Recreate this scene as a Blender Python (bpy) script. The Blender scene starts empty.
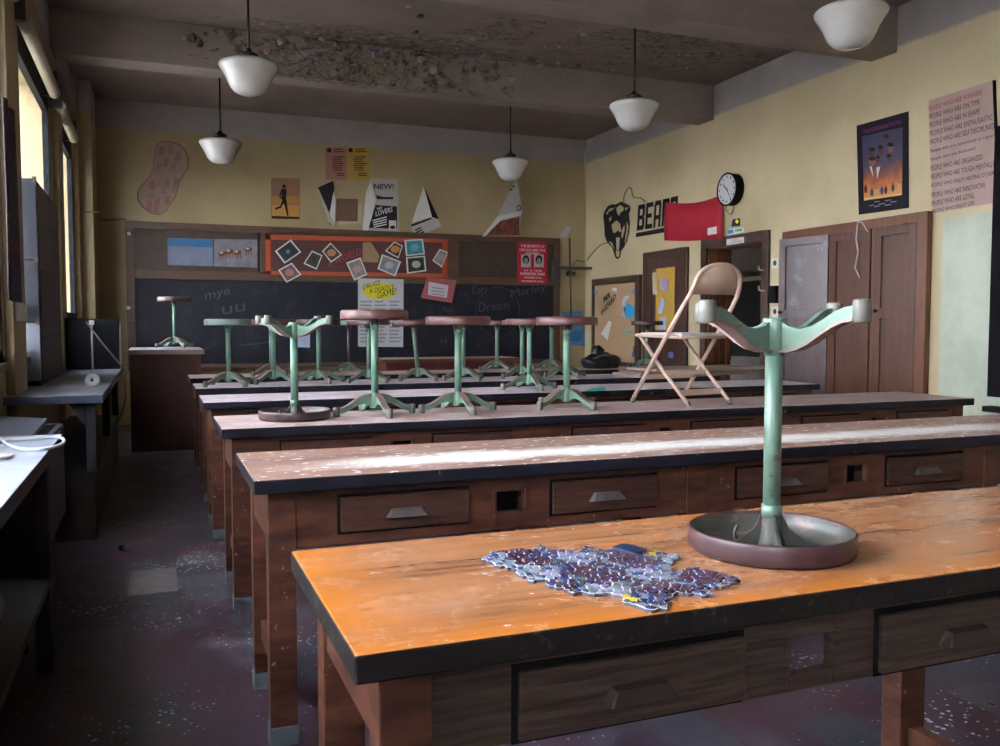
import bpy, bmesh, math, random
from mathutils import Vector, Matrix
C = bpy.context.scene.collection
SC = bpy.context.scene
PI = math.pi
# ------------------------------------------------------------------ camera
F, YAW, PIT, H = 880.0, .375, -.054, 1.176
cam = bpy.data.cameras.new('camera'); co = bpy.data.objects.new('camera', cam); C.objects.link(co)
co.location = (0, 0, H); co.rotation_euler = (PI/2 + PIT, 0, -YAW)
cam.sensor_width = 36; cam.lens = F/1000*36; cam.clip_start = .05; cam.clip_end = 300
SC.camera = co
# ------------------------------------------------------------------ world, daylight, exposure
SC.view_settings.view_transform = 'Standard'; SC.view_settings.look = 'None'
SC.view_settings.gamma = 1; SC.view_settings.use_curve_mapping = False
SC.view_settings.exposure = .66
w = bpy.data.worlds.new('sky'); SC.world = w; w.use_nodes = True
nt = w.node_tree; bg = nt.nodes['Background']
bg.inputs['Color'].default_value = (.88, .93, 1.0, 1); bg.inputs['Strength'].default_value = 14
# room measures (metres)
XL, XR, YW, YF, ZC = -.74, 5.7, 11.2, -3.0, 3.77
ZP = 3.43                                   # top of the yellow paint
WIN = [(-2.6, -.6), (.5, 2.8), (3.5, 5.3), (5.9, 7.95), (8.5, 10.1)]
WZ0, WZ1 = .98, 2.87
for i, (a, b) in enumerate(WIN):            # portals: daylight only through the window openings
    l = bpy.data.lights.new('daylight', 'AREA'); l.shape = 'RECTANGLE'
    l.size = WZ1 - WZ0; l.size_y = b - a
    o = bpy.data.objects.new('daylight', l); C.objects.link(o)
    o.location = (XL - .29, (a + b)/2, (WZ0 + WZ1)/2); o.rotation_euler = (0, -PI/2, 0)
    l.cycles.is_portal = True
# ------------------------------------------------------------------ measuring helpers
def ray(px, py):
    u = (px - 500)/F; v = (373 - py)/F
    c, s = math.cos(PIT), math.sin(PIT); Y = c - v*s; Z = s + v*c
    cy, sy = math.cos(YAW), math.sin(YAW)
    return Vector((u*cy + Y*sy, -u*sy + Y*cy, Z))
def on_back(px, py, off=0):                 # point of the back wall
    r = ray(px, py); t = YW/r.y; return Vector((r.x*t, YW - off, H + r.z*t))
def on_right(px, py, off=0):                # point of the right wall
    r = ray(px, py); t = XR/r.x; return Vector((XR - off, r.y*t, H + r.z*t))
def on_z(px, py, z):
    r = ray(px, py); t = (z - H)/r.z; return Vector((r.x*t, r.y*t, z))
def on_y(px, py, y):
    r = ray(px, py); t = y/r.y; return Vector((r.x*t, y, H + r.z*t))
WALL = {'B': on_back, 'R': on_right}
# ------------------------------------------------------------------ materials
def nodes(name):
    m = bpy.data.materials.new(name); m.use_nodes = True
    return m, m.node_tree, m.node_tree.nodes['Principled BSDF']
def ramp(nt, fac, stops):
    r = nt.nodes.new('ShaderNodeValToRGB'); nt.links.new(fac, r.inputs['Fac'])
    e = r.color_ramp.elements
    while len(e) < len(stops): e.new(.5)
    for k, (p, c) in zip(e, stops): k.position = p; k.color = (*c, 1) if len(c) == 3 else c
    return r.outputs['Color']
def noise(nt, vec, scale, detail=4, rough=.6, dist=0):
    n = nt.nodes.new('ShaderNodeTexNoise'); n.inputs['Scale'].default_value = scale
    n.inputs['Detail'].default_value = detail; n.inputs['Roughness'].default_value = rough
    n.inputs['Distortion'].default_value = dist
    nt.links.new(vec, n.inputs['Vector']); return n.outputs['Fac']
def mapping(nt, sc=(1, 1, 1), loc=(0, 0, 0)):
    t = nt.nodes.new('ShaderNodeTexCoord'); mp = nt.nodes.new('ShaderNodeMapping')
    nt.links.new(t.outputs['Object'], mp.inputs['Vector'])
    mp.inputs['Scale'].default_value = sc; mp.inputs['Location'].default_value = loc
    return mp.outputs['Vector']
def mix(nt, fac, a, b):
    n = nt.nodes.new('ShaderNodeMix'); n.data_type = 'RGBA'
    for s, v in ((n.inputs[0], fac), (n.inputs[6], a), (n.inputs[7], b)):
        if hasattr(v, 'is_output') or hasattr(v, 'links'): nt.links.new(v, s)
        elif isinstance(v, (int, float)): s.default_value = v
        else: s.default_value = (*v, 1)
    return n.outputs[2]
def math_(nt, op, a, b=0.0, clamp=False):
    n = nt.nodes.new('ShaderNodeMath'); n.operation = op; n.use_clamp = clamp
    for s, v in ((n.inputs[0], a), (n.inputs[1], b)):
        if hasattr(v, 'links'): nt.links.new(v, s)
        else: s.default_value = v
    return n.outputs[0]
def bump(nt, b, h, strength=.3, dist=.005):
    n = nt.nodes.new('ShaderNodeBump'); n.inputs['Strength'].default_value = strength
    n.inputs['Distance'].default_value = dist
    nt.links.new(h, n.inputs['Height']); nt.links.new(n.outputs['Normal'], b.inputs['Normal'])
def mat(name, c1, c2=None, rough=.6, scale=6, sc=(1, 1, 1), metal=0, bmp=.15, wear=None, wthr=.62, wscale=30, spec=.5):
    m, nt, b = nodes(name)
    if c2 is None: c2 = tuple(x*.8 for x in c1)
    v = mapping(nt, sc); n = noise(nt, v, scale)
    col = ramp(nt, n, [(.3, c2), (.7, c1)])
    if wear:
        v2 = mapping(nt); n2 = noise(nt, v2, wscale, 5, .7)
        msk = ramp(nt, n2, [(wthr, (0, 0, 0)), (wthr + .05, (1, 1, 1))])
        col = mix(nt, msk, col, wear)
    nt.links.new(col, b.inputs['Base Color'])
    b.inputs['Roughness'].default_value = rough; b.inputs['Metallic'].default_value = metal
    b.inputs['Specular IOR Level'].default_value = spec
    if bmp: bump(nt, b, n, bmp, .002)
    return m
def flat(name, c, rough=.8):
    return mat(name, c, tuple(x*.88 for x in c), rough, 20, bmp=0, spec=.15)
def sep(nt):
    t = nt.nodes.new('ShaderNodeTexCoord'); s = nt.nodes.new('ShaderNodeSeparateXYZ')
    nt.links.new(t.outputs['Object'], s.inputs[0]); return s.outputs
def top_mat(name, w1, w2, dust, amount, band=None, rough=.45, grime=None, flecks=.66, fcol=(.8, .8, .85), soft=.22, fs=42):
    """worn wood running along x with dust, an optional heavier dust band and flecks of plaster"""
    m, nt, b = nodes(name)
    g = noise(nt, mapping(nt, (.35, 7, 1)), 3, 7, .7, .9)
    col = ramp(nt, g, [(.36, w2), (.47, tuple((p*2 + q)/3 for p, q in zip(w1, w2))), (.60, w1)])
    if grime:
        gm = ramp(nt, noise(nt, mapping(nt, (1.2, 2.2, 1), (3, 1, 0)), 3.5, 6, .6, .5), [(.48, (0, 0, 0)), (.74, (1, 1, 1))])
        gs = sep(nt); ge = math_(nt, 'DIVIDE', math_(nt, 'SUBTRACT', .16, math_(nt, 'MINIMUM', gs[0], math_(nt, 'MULTIPLY', gs[1], 1.6))), .14, True)
        ge = math_(nt, 'MULTIPLY', ge, math_(nt, 'ADD', noise(nt, mapping(nt), 7, 5, .6), .2, True))
        gm = math_(nt, 'MAXIMUM', math_(nt, 'MULTIPLY', gm, .7), ge)
        col = mix(nt, gm, col, grime)
    d = noise(nt, mapping(nt, (1, 2, 1)), 5, 8, .7, .3)
    lo = .75 - amount*.55
    dm = ramp(nt, d, [(lo, (0, 0, 0)), (min(lo + soft, 1), (1, 1, 1))])
    dm = math_(nt, 'MULTIPLY', dm, min(1, .35 + amount*.5))
    if band:
        s = sep(nt); cy, hw, x0, x1 = band
        dy = math_(nt, 'ABSOLUTE', math_(nt, 'SUBTRACT', s[1], cy))
        nn = math_(nt, 'MULTIPLY', math_(nt, 'SUBTRACT', noise(nt, mapping(nt, (1.2, 5, 1)), 4, 8, .7), .5), .28)
        k = math_(nt, 'DIVIDE', math_(nt, 'ADD', math_(nt, 'SUBTRACT', hw, dy), nn), .09, True)
        kx = math_(nt, 'MULTIPLY', math_(nt, 'DIVIDE', math_(nt, 'SUBTRACT', s[0], x0), .35, True),
                   math_(nt, 'DIVIDE', math_(nt, 'SUBTRACT', x1, s[0]), .6, True))
        k = math_(nt, 'MULTIPLY', k, kx)
        dm = math_(nt, 'MAXIMUM', dm, math_(nt, 'MULTIPLY', k, .93))
    col = mix(nt, dm, col, dust)
    fm = ramp(nt, noise(nt, mapping(nt, (1, 1.6, 1)), fs, 3, .6), [(flecks, (0, 0, 0)), (flecks + .03, (1, 1, 1))])
    col = mix(nt, fm, col, fcol)
    nt.links.new(col, b.inputs['Base Color'])
    rr = math_(nt, 'ADD', math_(nt, 'MULTIPLY', dm, .4), rough, True)
    nt.links.new(rr, b.inputs['Roughness'])
    bump(nt, b, math_(nt, 'ADD', g, math_(nt, 'MULTIPLY', fm, .8)), .2, .003)
    return m
M = {}
M['frame_wood'] = mat('frame_wood', (.075, .036, .022), (.035, .017, .012), .5, 3, (2, 2, 14), bmp=.1, wear=(.25, .19, .15), wthr=.70, wscale=60)
M['desk_wood'] = mat('desk_wood', (.125, .046, .027), (.035, .013, .009), .42, 3, (2, 2, 9), bmp=.25, wear=(.34, .24, .19), wthr=.655, wscale=30, spec=.35)
M['drawer_wood'] = mat('drawer_wood', (.085, .036, .025), (.032, .014, .011), .4, 3, (3, 3, 22), bmp=.3, wear=(.30, .23, .2), wthr=.67, wscale=28, spec=.35)
M['weathered'] = mat('weathered', (.085, .055, .042), (.020, .012, .009), .5, 3, (2, 2, 40), bmp=.5, wear=(.10, .07, .055), wthr=.68, wscale=25, spec=.3)  # worn wood of the near table front, its shade darkened into the colour
M['edge_black'] = mat('edge_black', (.012, .013, .022), (.005, .005, .009), .42, 5, (1, 1, 1), bmp=.2, wear=(.26, .17, .11), wthr=.63, wscale=16, spec=.3)
M['edge_worn'] = mat('edge_worn', (.020, .016, .015), (.006, .005, .006), .5, 4, (12, 12, 1), bmp=.4, wear=(.065, .05, .04), wthr=.58, wscale=18, spec=.25)
M['wrap'] = mat('wrap', (.16, .19, .22), (.09, .1, .12), .8, 10)
M['top_orange'] = top_mat('top_orange', (.37, .16, .070), (.15, .056, .025), (.44, .285, .205), .50, rough=.24, grime=(.46, .14, .012), flecks=.68, fcol=(.62, .52, .48), soft=.55, fs=34)
M['top_white'] = top_mat('top_white', (.34, .19, .145), (.14, .07, .055), (.72, .70, .66), .42, band=(.20, .13, .15, 3.5), rough=.42, fs=26, flecks=.62, fcol=(.85, .85, .88))
M['top_mauve'] = top_mat('top_mauve', (.30, .17, .13), (.16, .085, .065), (.62, .53, .57), .66, rough=.34, fs=26, flecks=.66)  # lilac dust tone also carries window glare painted into the top
M['top_mauve2'] = top_mat('top_mauve2', (.26, .16, .13), (.15, .09, .07), (.68, .60, .68), .78, rough=.32, fs=26, flecks=.66)  # paler lilac dust, with more of the sky glare in its colour
M['green'] = mat('green', (.13, .235, .17), (.085, .165, .12), .38, 14, wear=(.20, .12, .08), wthr=.67, wscale=55, bmp=.1)
M['green_near'] = mat('green_near', (.118, .185, .14), (.07, .125, .093), .36, 9, wear=(.085, .05, .035), wthr=.61, wscale=30, bmp=.15)
M['green_rust'] = mat('green_rust', (.13, .27, .2), (.09, .18, .13), .45, 10, wear=(.17, .085, .05), wthr=.53, wscale=22)
M['rust'] = mat('rust', (.22, .15, .13), (.13, .085, .075), .5, 16, wear=(.30, .22, .17), wthr=.62, wscale=50)
M['seat_red'] = mat('seat_red', (.11, .040, .034), (.062, .024, .021), .42, 8, wear=(.45, .36, .32), wthr=.71, wscale=40, bmp=.1)
M['seat_purple'] = mat('seat_purple', (.064, .030, .035), (.034, .016, .019), .38, 8, wear=(.40, .30, .28), wthr=.73, wscale=40, bmp=.1)
M['seat_green'] = mat('seat_green', (.20, .27, .23), (.10, .13, .12), .5, 8, wear=(.13, .08, .06), wthr=.6, wscale=30)
M['seat_dark'] = mat('seat_dark', (.08, .035, .035), (.045, .02, .025), .35, 8)
M['pan_inside'] = mat('pan_inside', (.062, .064, .055), (.036, .033, .031), .42, 7, wear=(.14, .08, .07), wthr=.56, wscale=14)
M['foot_grey'] = mat('foot_grey', (.15, .145, .125), (.075, .068, .058), .5, 25, wear=(.18, .12, .09), wthr=.6, wscale=70)
M['iron_dark'] = mat('iron_dark', (.05, .045, .04), (.03, .028, .026), .5, 12)
M['pull'] = mat('pull', (.14, .12, .125), (.08, .065, .065), .38, 14, metal=.5)
M['pull_wood'] = mat('pull_wood', (.034, .019, .015), (.018, .010, .008), .5, 10)
M['dark'] = mat('dark', (.010, .008, .010), (.005, .005, .006), .8, spec=.1)
M['bronze'] = mat('bronze', (.035, .022, .018), (.02, .014, .012), .4, 9, metal=.4)
M['chair_tan'] = mat('chair_tan', (.52, .37, .29), (.40, .27, .21), .42, 8, wear=(.22, .14, .1), wthr=.68, wscale=50, bmp=.05)
M['chair_seat'] = mat('chair_seat', (.55, .50, .52), (.42, .36, .37), .5, 8)
M['conduit'] = mat('conduit', (.20, .15, .10), (.14, .1, .07), .6)
def opal():
    m, nt, b = nodes('opal'); n = noise(nt, mapping(nt), 5)
    nt.links.new(ramp(nt, n, [(.3, (.45, .43, .40)), (.7, (.53, .51, .48))]), b.inputs['Base Color'])
    b.inputs['Roughness'].default_value = .12; b.inputs['Coat Weight'].default_value = .5
    b.inputs['Subsurface Weight'].default_value = .15; b.inputs['Subsurface Radius'].default_value = (.1, .1, .1); b.inputs['Subsurface Scale'].default_value = .3
    return m
M['opal'] = opal()
def wall_mat(name, yellow1=(.38, .295, .16), yellow2=(.275, .205, .10), upper=(.30, .26, .245), patch=None):
    m, nt, b = nodes(name); s = sep(nt)
    big = noise(nt, mapping(nt, (1, 1, 1)), 1.1, 5, .55); fine = noise(nt, mapping(nt), 26, 4, .7)
    y = ramp(nt, big, [(.30, yellow2), (.62, yellow1)])
    y = mix(nt, math_(nt, 'MULTIPLY', fine, .25), y, tuple(c*.75 for c in yellow2))
    u = ramp(nt, noise(nt, mapping(nt), 3, 5), [(.3, tuple(c*.8 for c in upper)), (.7, upper)])
    k = math_(nt, 'DIVIDE', math_(nt, 'ADD', math_(nt, 'SUBTRACT', s[2], ZP), math_(nt, 'MULTIPLY', math_(nt, 'SUBTRACT', fine, .5), .05)), .03, True)
    c = mix(nt, k, y, u)
    if patch:                                # pale greenish unpainted plaster where a board once hung
        y0, y1, z1, pc = patch
        a = math_(nt, 'MULTIPLY', math_(nt, 'DIVIDE', math_(nt, 'SUBTRACT', s[1], y0), .04, True), math_(nt, 'DIVIDE', math_(nt, 'SUBTRACT', y1, s[1]), .04, True))
        a = math_(nt, 'MULTIPLY', a, math_(nt, 'DIVIDE', math_(nt, 'SUBTRACT', z1, s[2]), .04, True))
        pcn = ramp(nt, noise(nt, mapping(nt), 2.5, 6, .6), [(.35, tuple(q*.72 for q in pc)), (.6, pc)])
        c = mix(nt, math_(nt, 'MULTIPLY', a, .85), c, pcn)
    nt.links.new(c, b.inputs['Base Color']); b.inputs['Roughness'].default_value = .55
    bump(nt, b, math_(nt, 'ADD', math_(nt, 'MULTIPLY', big, 2), fine), .18, .006)
    return m
M['wall'] = wall_mat('wall')
M['wall_right'] = wall_mat('wall_right', (.53, .43, .265), (.42, .33, .185), patch=(4.0, 5.15, 2.03, (.44, .50, .40)))  # same yellow paint as the other walls, brightened to carry its stronger daylight
def ceiling_mat(name, damage, base=(.235, .175, .15)):
    m, nt, b = nodes(name); s = sep(nt)
    n = noise(nt, mapping(nt), 2, 6, .6); f = noise(nt, mapping(nt, (.6, 1.5, 1)), 7, 8, .75, .8)
    c = ramp(nt, n, [(.3, tuple(q*.75 for q in base)), (.7, base)])
    tot = None
    for (cx, cy, rx, ry) in damage:
        dx = math_(nt, 'DIVIDE', math_(nt, 'SUBTRACT', s[0], cx), rx); dy = math_(nt, 'DIVIDE', math_(nt, 'SUBTRACT', s[1], cy), ry)
        d = math_(nt, 'ADD', math_(nt, 'MULTIPLY', dx, dx), math_(nt, 'MULTIPLY', dy, dy))
        k = math_(nt, 'SUBTRACT', 1.0, d, True)
        tot = k if tot is None else math_(nt, 'MAXIMUM', tot, k)
    if tot is not None:
        g = math_(nt, 'ADD', math_(nt, 'MULTIPLY', tot, .24), f)
        msk = ramp(nt, g, [(.68, (0, 0, 0)), (.72, (1, 1, 1))])
        raw = ramp(nt, noise(nt, mapping(nt), 16, 5, .7), [(.38, (.03, .025, .03)), (.46, (.16, .12, .09)), (.6, (.26, .21, .15)), (.75, (.20, .19, .21))])
        c = mix(nt, msk, c, raw)
        bump(nt, b, math_(nt, 'ADD', msk, f), .8, .02)
    nt.links.new(c, b.inputs['Base Color']); b.inputs['Roughness'].default_value = .8
    return m
M['ceiling'] = ceiling_mat('ceiling', [(2.2, 7.95, 2.0, .35), (4.6, 7.2, 1.5, 1.0), (2.9, 7.4, .5, .6), (.8, 8.9, 1.0, .3), (2.2, 9.1, .5, .2)])
M['beam'] = ceiling_mat('beam', [(2.0, 8.1, 1.9, .3)], (.30, .235, .20))
def floor_mat():
    m, nt, b = nodes('floor'); T_ = .206
    v = mapping(nt, (1/T_, 1/T_, 1), (.126/T_, 0, 0))
    fl = nt.nodes.new('ShaderNodeVectorMath'); fl.operation = 'FLOOR'; nt.links.new(v, fl.inputs[0])
    wn = nt.nodes.new('ShaderNodeTexWhiteNoise'); wn.noise_dimensions = '2D'; nt.links.new(fl.outputs[0], wn.inputs['Vector'])
    c = ramp(nt, wn.outputs['Value'], [(.0, (.042, .017, .026)), (.42, (.055, .024, .034)), (.62, (.034, .022, .036)), (.80, (.028, .031, .047)), (.95, (.06, .055, .062))])
    fr = nt.nodes.new('ShaderNodeVectorMath'); fr.operation = 'FRACTION'; nt.links.new(v, fr.inputs[0])
    sp_ = nt.nodes.new('ShaderNodeSeparateXYZ'); nt.links.new(fr.outputs[0], sp_.inputs[0])
    ex = math_(nt, 'MINIMUM', math_(nt, 'ABSOLUTE', sp_.outputs[0]), math_(nt, 'ABSOLUTE', sp_.outputs[1]))
    c = mix(nt, math_(nt, 'LESS_THAN', ex, .012), c, (.014, .008, .014))
    n = noise(nt, mapping(nt), 3.5, 7, .68, .6)
    c = mix(nt, math_(nt, 'MULTIPLY', ramp(nt, n, [(.46, (0, 0, 0)), (.72, (1, 1, 1))]), .5), c, (.13, .125, .17))
    vo = nt.nodes.new('ShaderNodeTexVoronoi'); vo.inputs['Scale'].default_value = 38; nt.links.new(mapping(nt), vo.inputs['Vector'])
    rad = math_(nt, 'MULTIPLY', math_(nt, 'SUBTRACT', noise(nt, mapping(nt), 1.7, 5, .6), .41, True), 1.1)
    c = mix(nt, math_(nt, 'LESS_THAN', math_(nt, 'ADD', vo.outputs['Distance'], math_(nt, 'MULTIPLY', math_(nt, 'SUBTRACT', noise(nt, mapping(nt), 120, 3, .7), .5), .5)), rad), c, (.50, .49, .52))
    nt.links.new(c, b.inputs['Base Color'])
    nt.links.new(ramp(nt, n, [(.3, (.25,)*3), (.7, (.5,)*3)]), b.inputs['Roughness'])
    return m
M['floor'] = floor_mat()
M['slate'] = mat('slate', (.018, .018, .027), (.011, .011, .017), .55, 2.5, (1, 1, 1), bmp=.05, wear=(.024, .025, .035), wthr=.55, wscale=4, spec=.25)
M['chalk'] = flat('chalk', (.085, .088, .105))
M['wood_red'] = mat('wood_red', (.165, .06, .028), (.10, .036, .018), .4, 3, (6, 6, 1), bmp=.1)
M['wood_red2'] = mat('wood_red2', (.115, .045, .027), (.065, .026, .017), .36, 3, (6, 6, 1), bmp=.1)
M['wood_mauve'] = mat('wood_mauve', (.10, .062, .062), (.06, .035, .036), .3, 3, (5, 5, 2), bmp=.1, wear=(.125, .115, .135), wthr=.58, wscale=3)  # lilac blotches paint the window reflection on the ajar leaf
M['board_wood'] = mat('board_wood', (.105, .055, .032), (.065, .033, .02), .5, 3, (1, 1, 12), bmp=.1)
M['paper'] = flat('paper', (.62, .60, .56)); M['paper_grey'] = flat('paper_grey', (.42, .39, .36))
M['ink'] = flat('ink', (.02, .018, .02)); M['ink_white'] = flat('ink_white', (.75, .73, .72))
def colm(n, c, r=.7):
    if n not in M: M[n] = flat(n, c, r)
    return M[n]
# ------------------------------------------------------------------ mesh builder
class MB:
    def __init__(s): s.v = []; s.f = []; s.mi = []; s.sm = []
    def add(s, vs, fs, mi=0, sm=False):
        b = len(s.v); s.v += [Vector(v) for v in vs]
        for f in fs: s.f.append([b + i for i in f]); s.mi.append(mi); s.sm.append(sm)
    def box(s, x0, x1, y0, y1, z0, z1, mi=0, top=None):
        vs = [(x0, y0, z0), (x1, y0, z0), (x1, y1, z0), (x0, y1, z0), (x0, y0, z1), (x1, y0, z1), (x1, y1, z1), (x0, y1, z1)]
        s.add(vs, [(0, 3, 2, 1), (0, 1, 5, 4), (1, 2, 6, 5), (2, 3, 7, 6), (3, 0, 4, 7)], mi)
        s.add(vs[4:], [(0, 1, 2, 3)], mi if top is None else top)
        return s
    def tube(s, pts, r, n=12, mi=0, flat_=None, closed=False):
        pts = [Vector(p) for p in pts]; rr = r if isinstance(r, (list, tuple)) else [r]*len(pts)
        rings = []; up = None
        for i, p in enumerate(pts):
            a = pts[i-1] if i else pts[0]; b = pts[i+1] if i < len(pts)-1 else pts[-1]
            t = (b - a).normalized()
            if up is None:
                up = Vector((0, 0, 1)) if abs(t.z) < .9 else Vector((1, 0, 0))
                if flat_: up = Vector(flat_[0])
            if flat_: up = Vector(flat_[0])
            x = t.cross(up).normalized(); y = x.cross(t).normalized(); up = y
            k = flat_[1] if flat_ else 1
            rings.append([p + x*math.cos(2*PI*j/n)*rr[i] + y*math.sin(2*PI*j/n)*rr[i]*k for j in range(n)])
        vs = [q for rg in rings for q in rg]; fs = []
        for i in range(len(pts)-1):
            for j in range(n): fs.append((i*n+j, i*n+(j+1) % n, (i+1)*n+(j+1) % n, (i+1)*n+j))
        s.add(vs, fs, mi, True)
        s.add(rings[0], [tuple(range(n))[::-1]], mi); s.add(rings[-1], [tuple(range(n))], mi); return s
    def lathe(s, prof, n=32, mi=0, c=(0, 0, 0), mis=None):
        c = Vector(c); vs = []; L = len(prof)
        for r, z in prof:
            for j in range(n): vs.append(c + Vector((r*math.cos(2*PI*j/n), r*math.sin(2*PI*j/n), z)))
        b = len(s.v); s.v += vs
        for i in range(L-1):
            for j in range(n):
                s.f.append([b+i*n+j, b+i*n+(j+1) % n, b+(i+1)*n+(j+1) % n, b+(i+1)*n+j]); s.mi.append(mis[i] if mis else mi); s.sm.append(True)
        return s
    def prism(s, poly, vec, mi=0, side=None):
        p = [Vector(q) for q in poly]; n = len(p); v = Vector(vec)
        s.add(p + [q + v for q in p], [tuple(range(n))[::-1], tuple(range(n, 2*n))], mi)
        s.add(p + [q + v for q in p], [(i, (i+1) % n, n+(i+1) % n, n+i) for i in range(n)], mi if side is None else side)
        return s
    def build(s, name, mats, parent=None, origin=(0, 0, 0), bevel=0):
        o_ = Vector(origin); me = bpy.data.meshes.new(name)
        me.from_pydata([v - o_ for v in s.v], [], s.f); me.update()
        for m in (mats if isinstance(mats, (list, tuple)) else [mats]): me.materials.append(M[m] if isinstance(m, str) else m)
        for p, a, b in zip(me.polygons, s.mi, s.sm): p.material_index = a; p.use_smooth = b
        bm = bmesh.new(); bm.from_mesh(me)
        bmesh.ops.remove_doubles(bm, verts=bm.verts, dist=.00005); bmesh.ops.recalc_face_normals(bm, faces=bm.faces)
        bm.to_mesh(me); bm.free()
        o = bpy.data.objects.new(name, me); C.objects.link(o)
        if parent: o.parent = parent
        else: o.location = o_
        if bevel:
            b = o.modifiers.new('bevel', 'BEVEL'); b.width = bevel; b.segments = 2; b.limit_method = 'ANGLE'; b.angle_limit = math.radians(50)
        return o
def tag(o, label=None, cat=None, group=None, kind=None):
    for k, v in (('label', label), ('category', cat), ('group', group), ('kind', kind)):
        if v: o[k] = v
    return o
def thing(name, label, cat, loc, rz=0, group=None):
    o = bpy.data.objects.new(name, None); C.objects.link(o); o.location = loc; o.rotation_euler = (0, 0, rz)
    o.empty_display_size = .1
    return tag(o, label, cat, group)
def copy_tree(o, parent=None):
    c = o.copy(); C.objects.link(c)
    if parent: c.parent = parent
    for ch in [x for x in bpy.data.objects if x.parent == o]: copy_tree(ch, c)
    return c
def struct(o): return tag(o, kind='structure')
# ------------------------------------------------------------------ room shell
T = .30
struct(MB().box(XL-T, XR+3.2, YF-.2, YW+.2, -.1, 0).build('floor', 'floor'))
b = MB().box(-.126, .08, 4.10, 4.31, 0, .0015); b.box(-.126, .08, 4.31, 4.51, 0, .0015)
struct(b.build('trim_1', mat('pale_tile', (.17, .15, .155), (.12, .10, .11), .45, 14), origin=(-.02, 4.3, 0)))
struct(MB().box(XL-T, XR+T, YF-.2, YW+.2, ZC, ZC+.15).build('ceiling', 'ceiling'))
struct(MB().box(XL-T, XR+T, YW, YW+.2, 0, ZC).build('wall_back', 'wall'))
struct(MB().box(XL-T, XR+T, YF-.2, YF, 0, ZC).build('wall_front', 'board_wood'))  # unseen wall, given dark wood to cut bounced light
b = MB()                                     # left wall with its window openings
b.box(XL-T, XL, YF, YW, 0, WZ0); b.box(XL-T, XL, YF, YW, WZ1+.20, ZC)
ys = [YF] + [q for p in WIN for q in p] + [YW]
for i in range(0, len(ys), 2): b.box(XL-T, XL, ys[i], ys[i+1], WZ0, WZ1+.20)
struct(b.build('wall_left', 'wall'))
D1Y, D2Y, DZ = (8.68, 9.47), (7.27, 8.22), 2.02
b = MB(); b.box(XR, XR+T, YF, D2Y[0], 0, ZC); b.box(XR, XR+T, D2Y[0], D2Y[1], DZ, ZC); b.box(XR, XR+T, D2Y[1], YW, 0, ZC)
struct(b.build('wall_right', 'wall_right'))
for i, (y0, y1) in enumerate([(8.15, 8.43), (5.62, 5.90), (3.09, 3.37), (.4, .68)]):
    struct(MB().box(XL, XR, y0, y1, 3.40, ZC).build('trim_%d' % (i+2), 'beam', origin=(2.5, 0, 0) if 0 else (0, 0, 0), bevel=.01))
struct(MB().box(XL, -.57, 10.42, YW, 0, ZC).build('trim_6', 'wall', bevel=.01))
for i, (y0, y1) in enumerate([(5.36, 5.84), (8.16, 8.54), (10.2, 10.34)]):      # shallow piers between the windows
    struct(MB().box(XL, XL+.045, y0, y1, 0, 3.40 if i != 2 else ZC).build('trim_%d' % (i+7), 'wall', bevel=.006))
struct(MB().box(XL, XL+.045, 2.0, 10.2, 3.12, 3.33).build('trim_10', 'conduit', bevel=.006))
gl, nt, bs = nodes('glass')
bs.inputs['Transmission Weight'].default_value = 1; bs.inputs['Roughness'].default_value = .02; bs.inputs['IOR'].default_value = 1.02
bs.inputs['Base Color'].default_value = (.97, .98, 1, 1)
M['glass'] = gl
M['win_black'] = mat('win_black', (.006, .007, .01), (.004, .005, .006), .6, spec=.15)
for i, (a, bb) in enumerate(WIN):
    b = MB(); x0, x1 = XL-.05, XL-.005
    b.box(x0, x1, a, bb, WZ1, WZ1+.20); b.box(x0, x1, a, bb, WZ0, WZ0+.05)
    b.box(x0, x1, a, a+.05, WZ0, WZ1); b.box(x0, x1, bb-.05, bb, WZ0, WZ1)
    b.box(x0, x1, a+.05, bb-.05, 1.24, 1.30)
    fr = struct(b.build('window_%d' % (i+1), 'win_black', origin=(XL, a, WZ0)))
    g = MB(); g.box(XL-.030, XL-.026, a+.05, bb-.05, WZ0+.05, WZ1)
    g.build('pane', 'glass', fr, origin=(XL, a, WZ0))
    s_ = MB().box(XL-.05, XL+.03, a, bb, WZ0-.04, WZ0)
    s_.build('window_sill', 'conduit', fr, origin=(XL, a, WZ0))
# outside: paved ground and the plastered wing of the building seen through the glass
struct(MB().box(-60, XL-T-.01, -40, 60, -3.2, -3).build('floor_outside', mat('yard', (.30, .29, .27), (.2, .2, .19), .9, .5)))
wing_m = mat('wing', (.26, .21, .14), (.17, .13, .09), .8, 1.2, wear=(.6, .6, .6), wthr=.62, wscale=2.2)
wg = MB(); wg.box(-3.3, XL-T-.02, 11.6, 12.2, -3, 7); wg.box(-3.3, XL-T-.02, 9.6, 11.6, 3.6, 3.8)
tag(wg.build('building_wing', wing_m, origin=(-2.2, 11.8, -3)), 'stained plaster wing of the building seen through the left windows', 'building')
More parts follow.
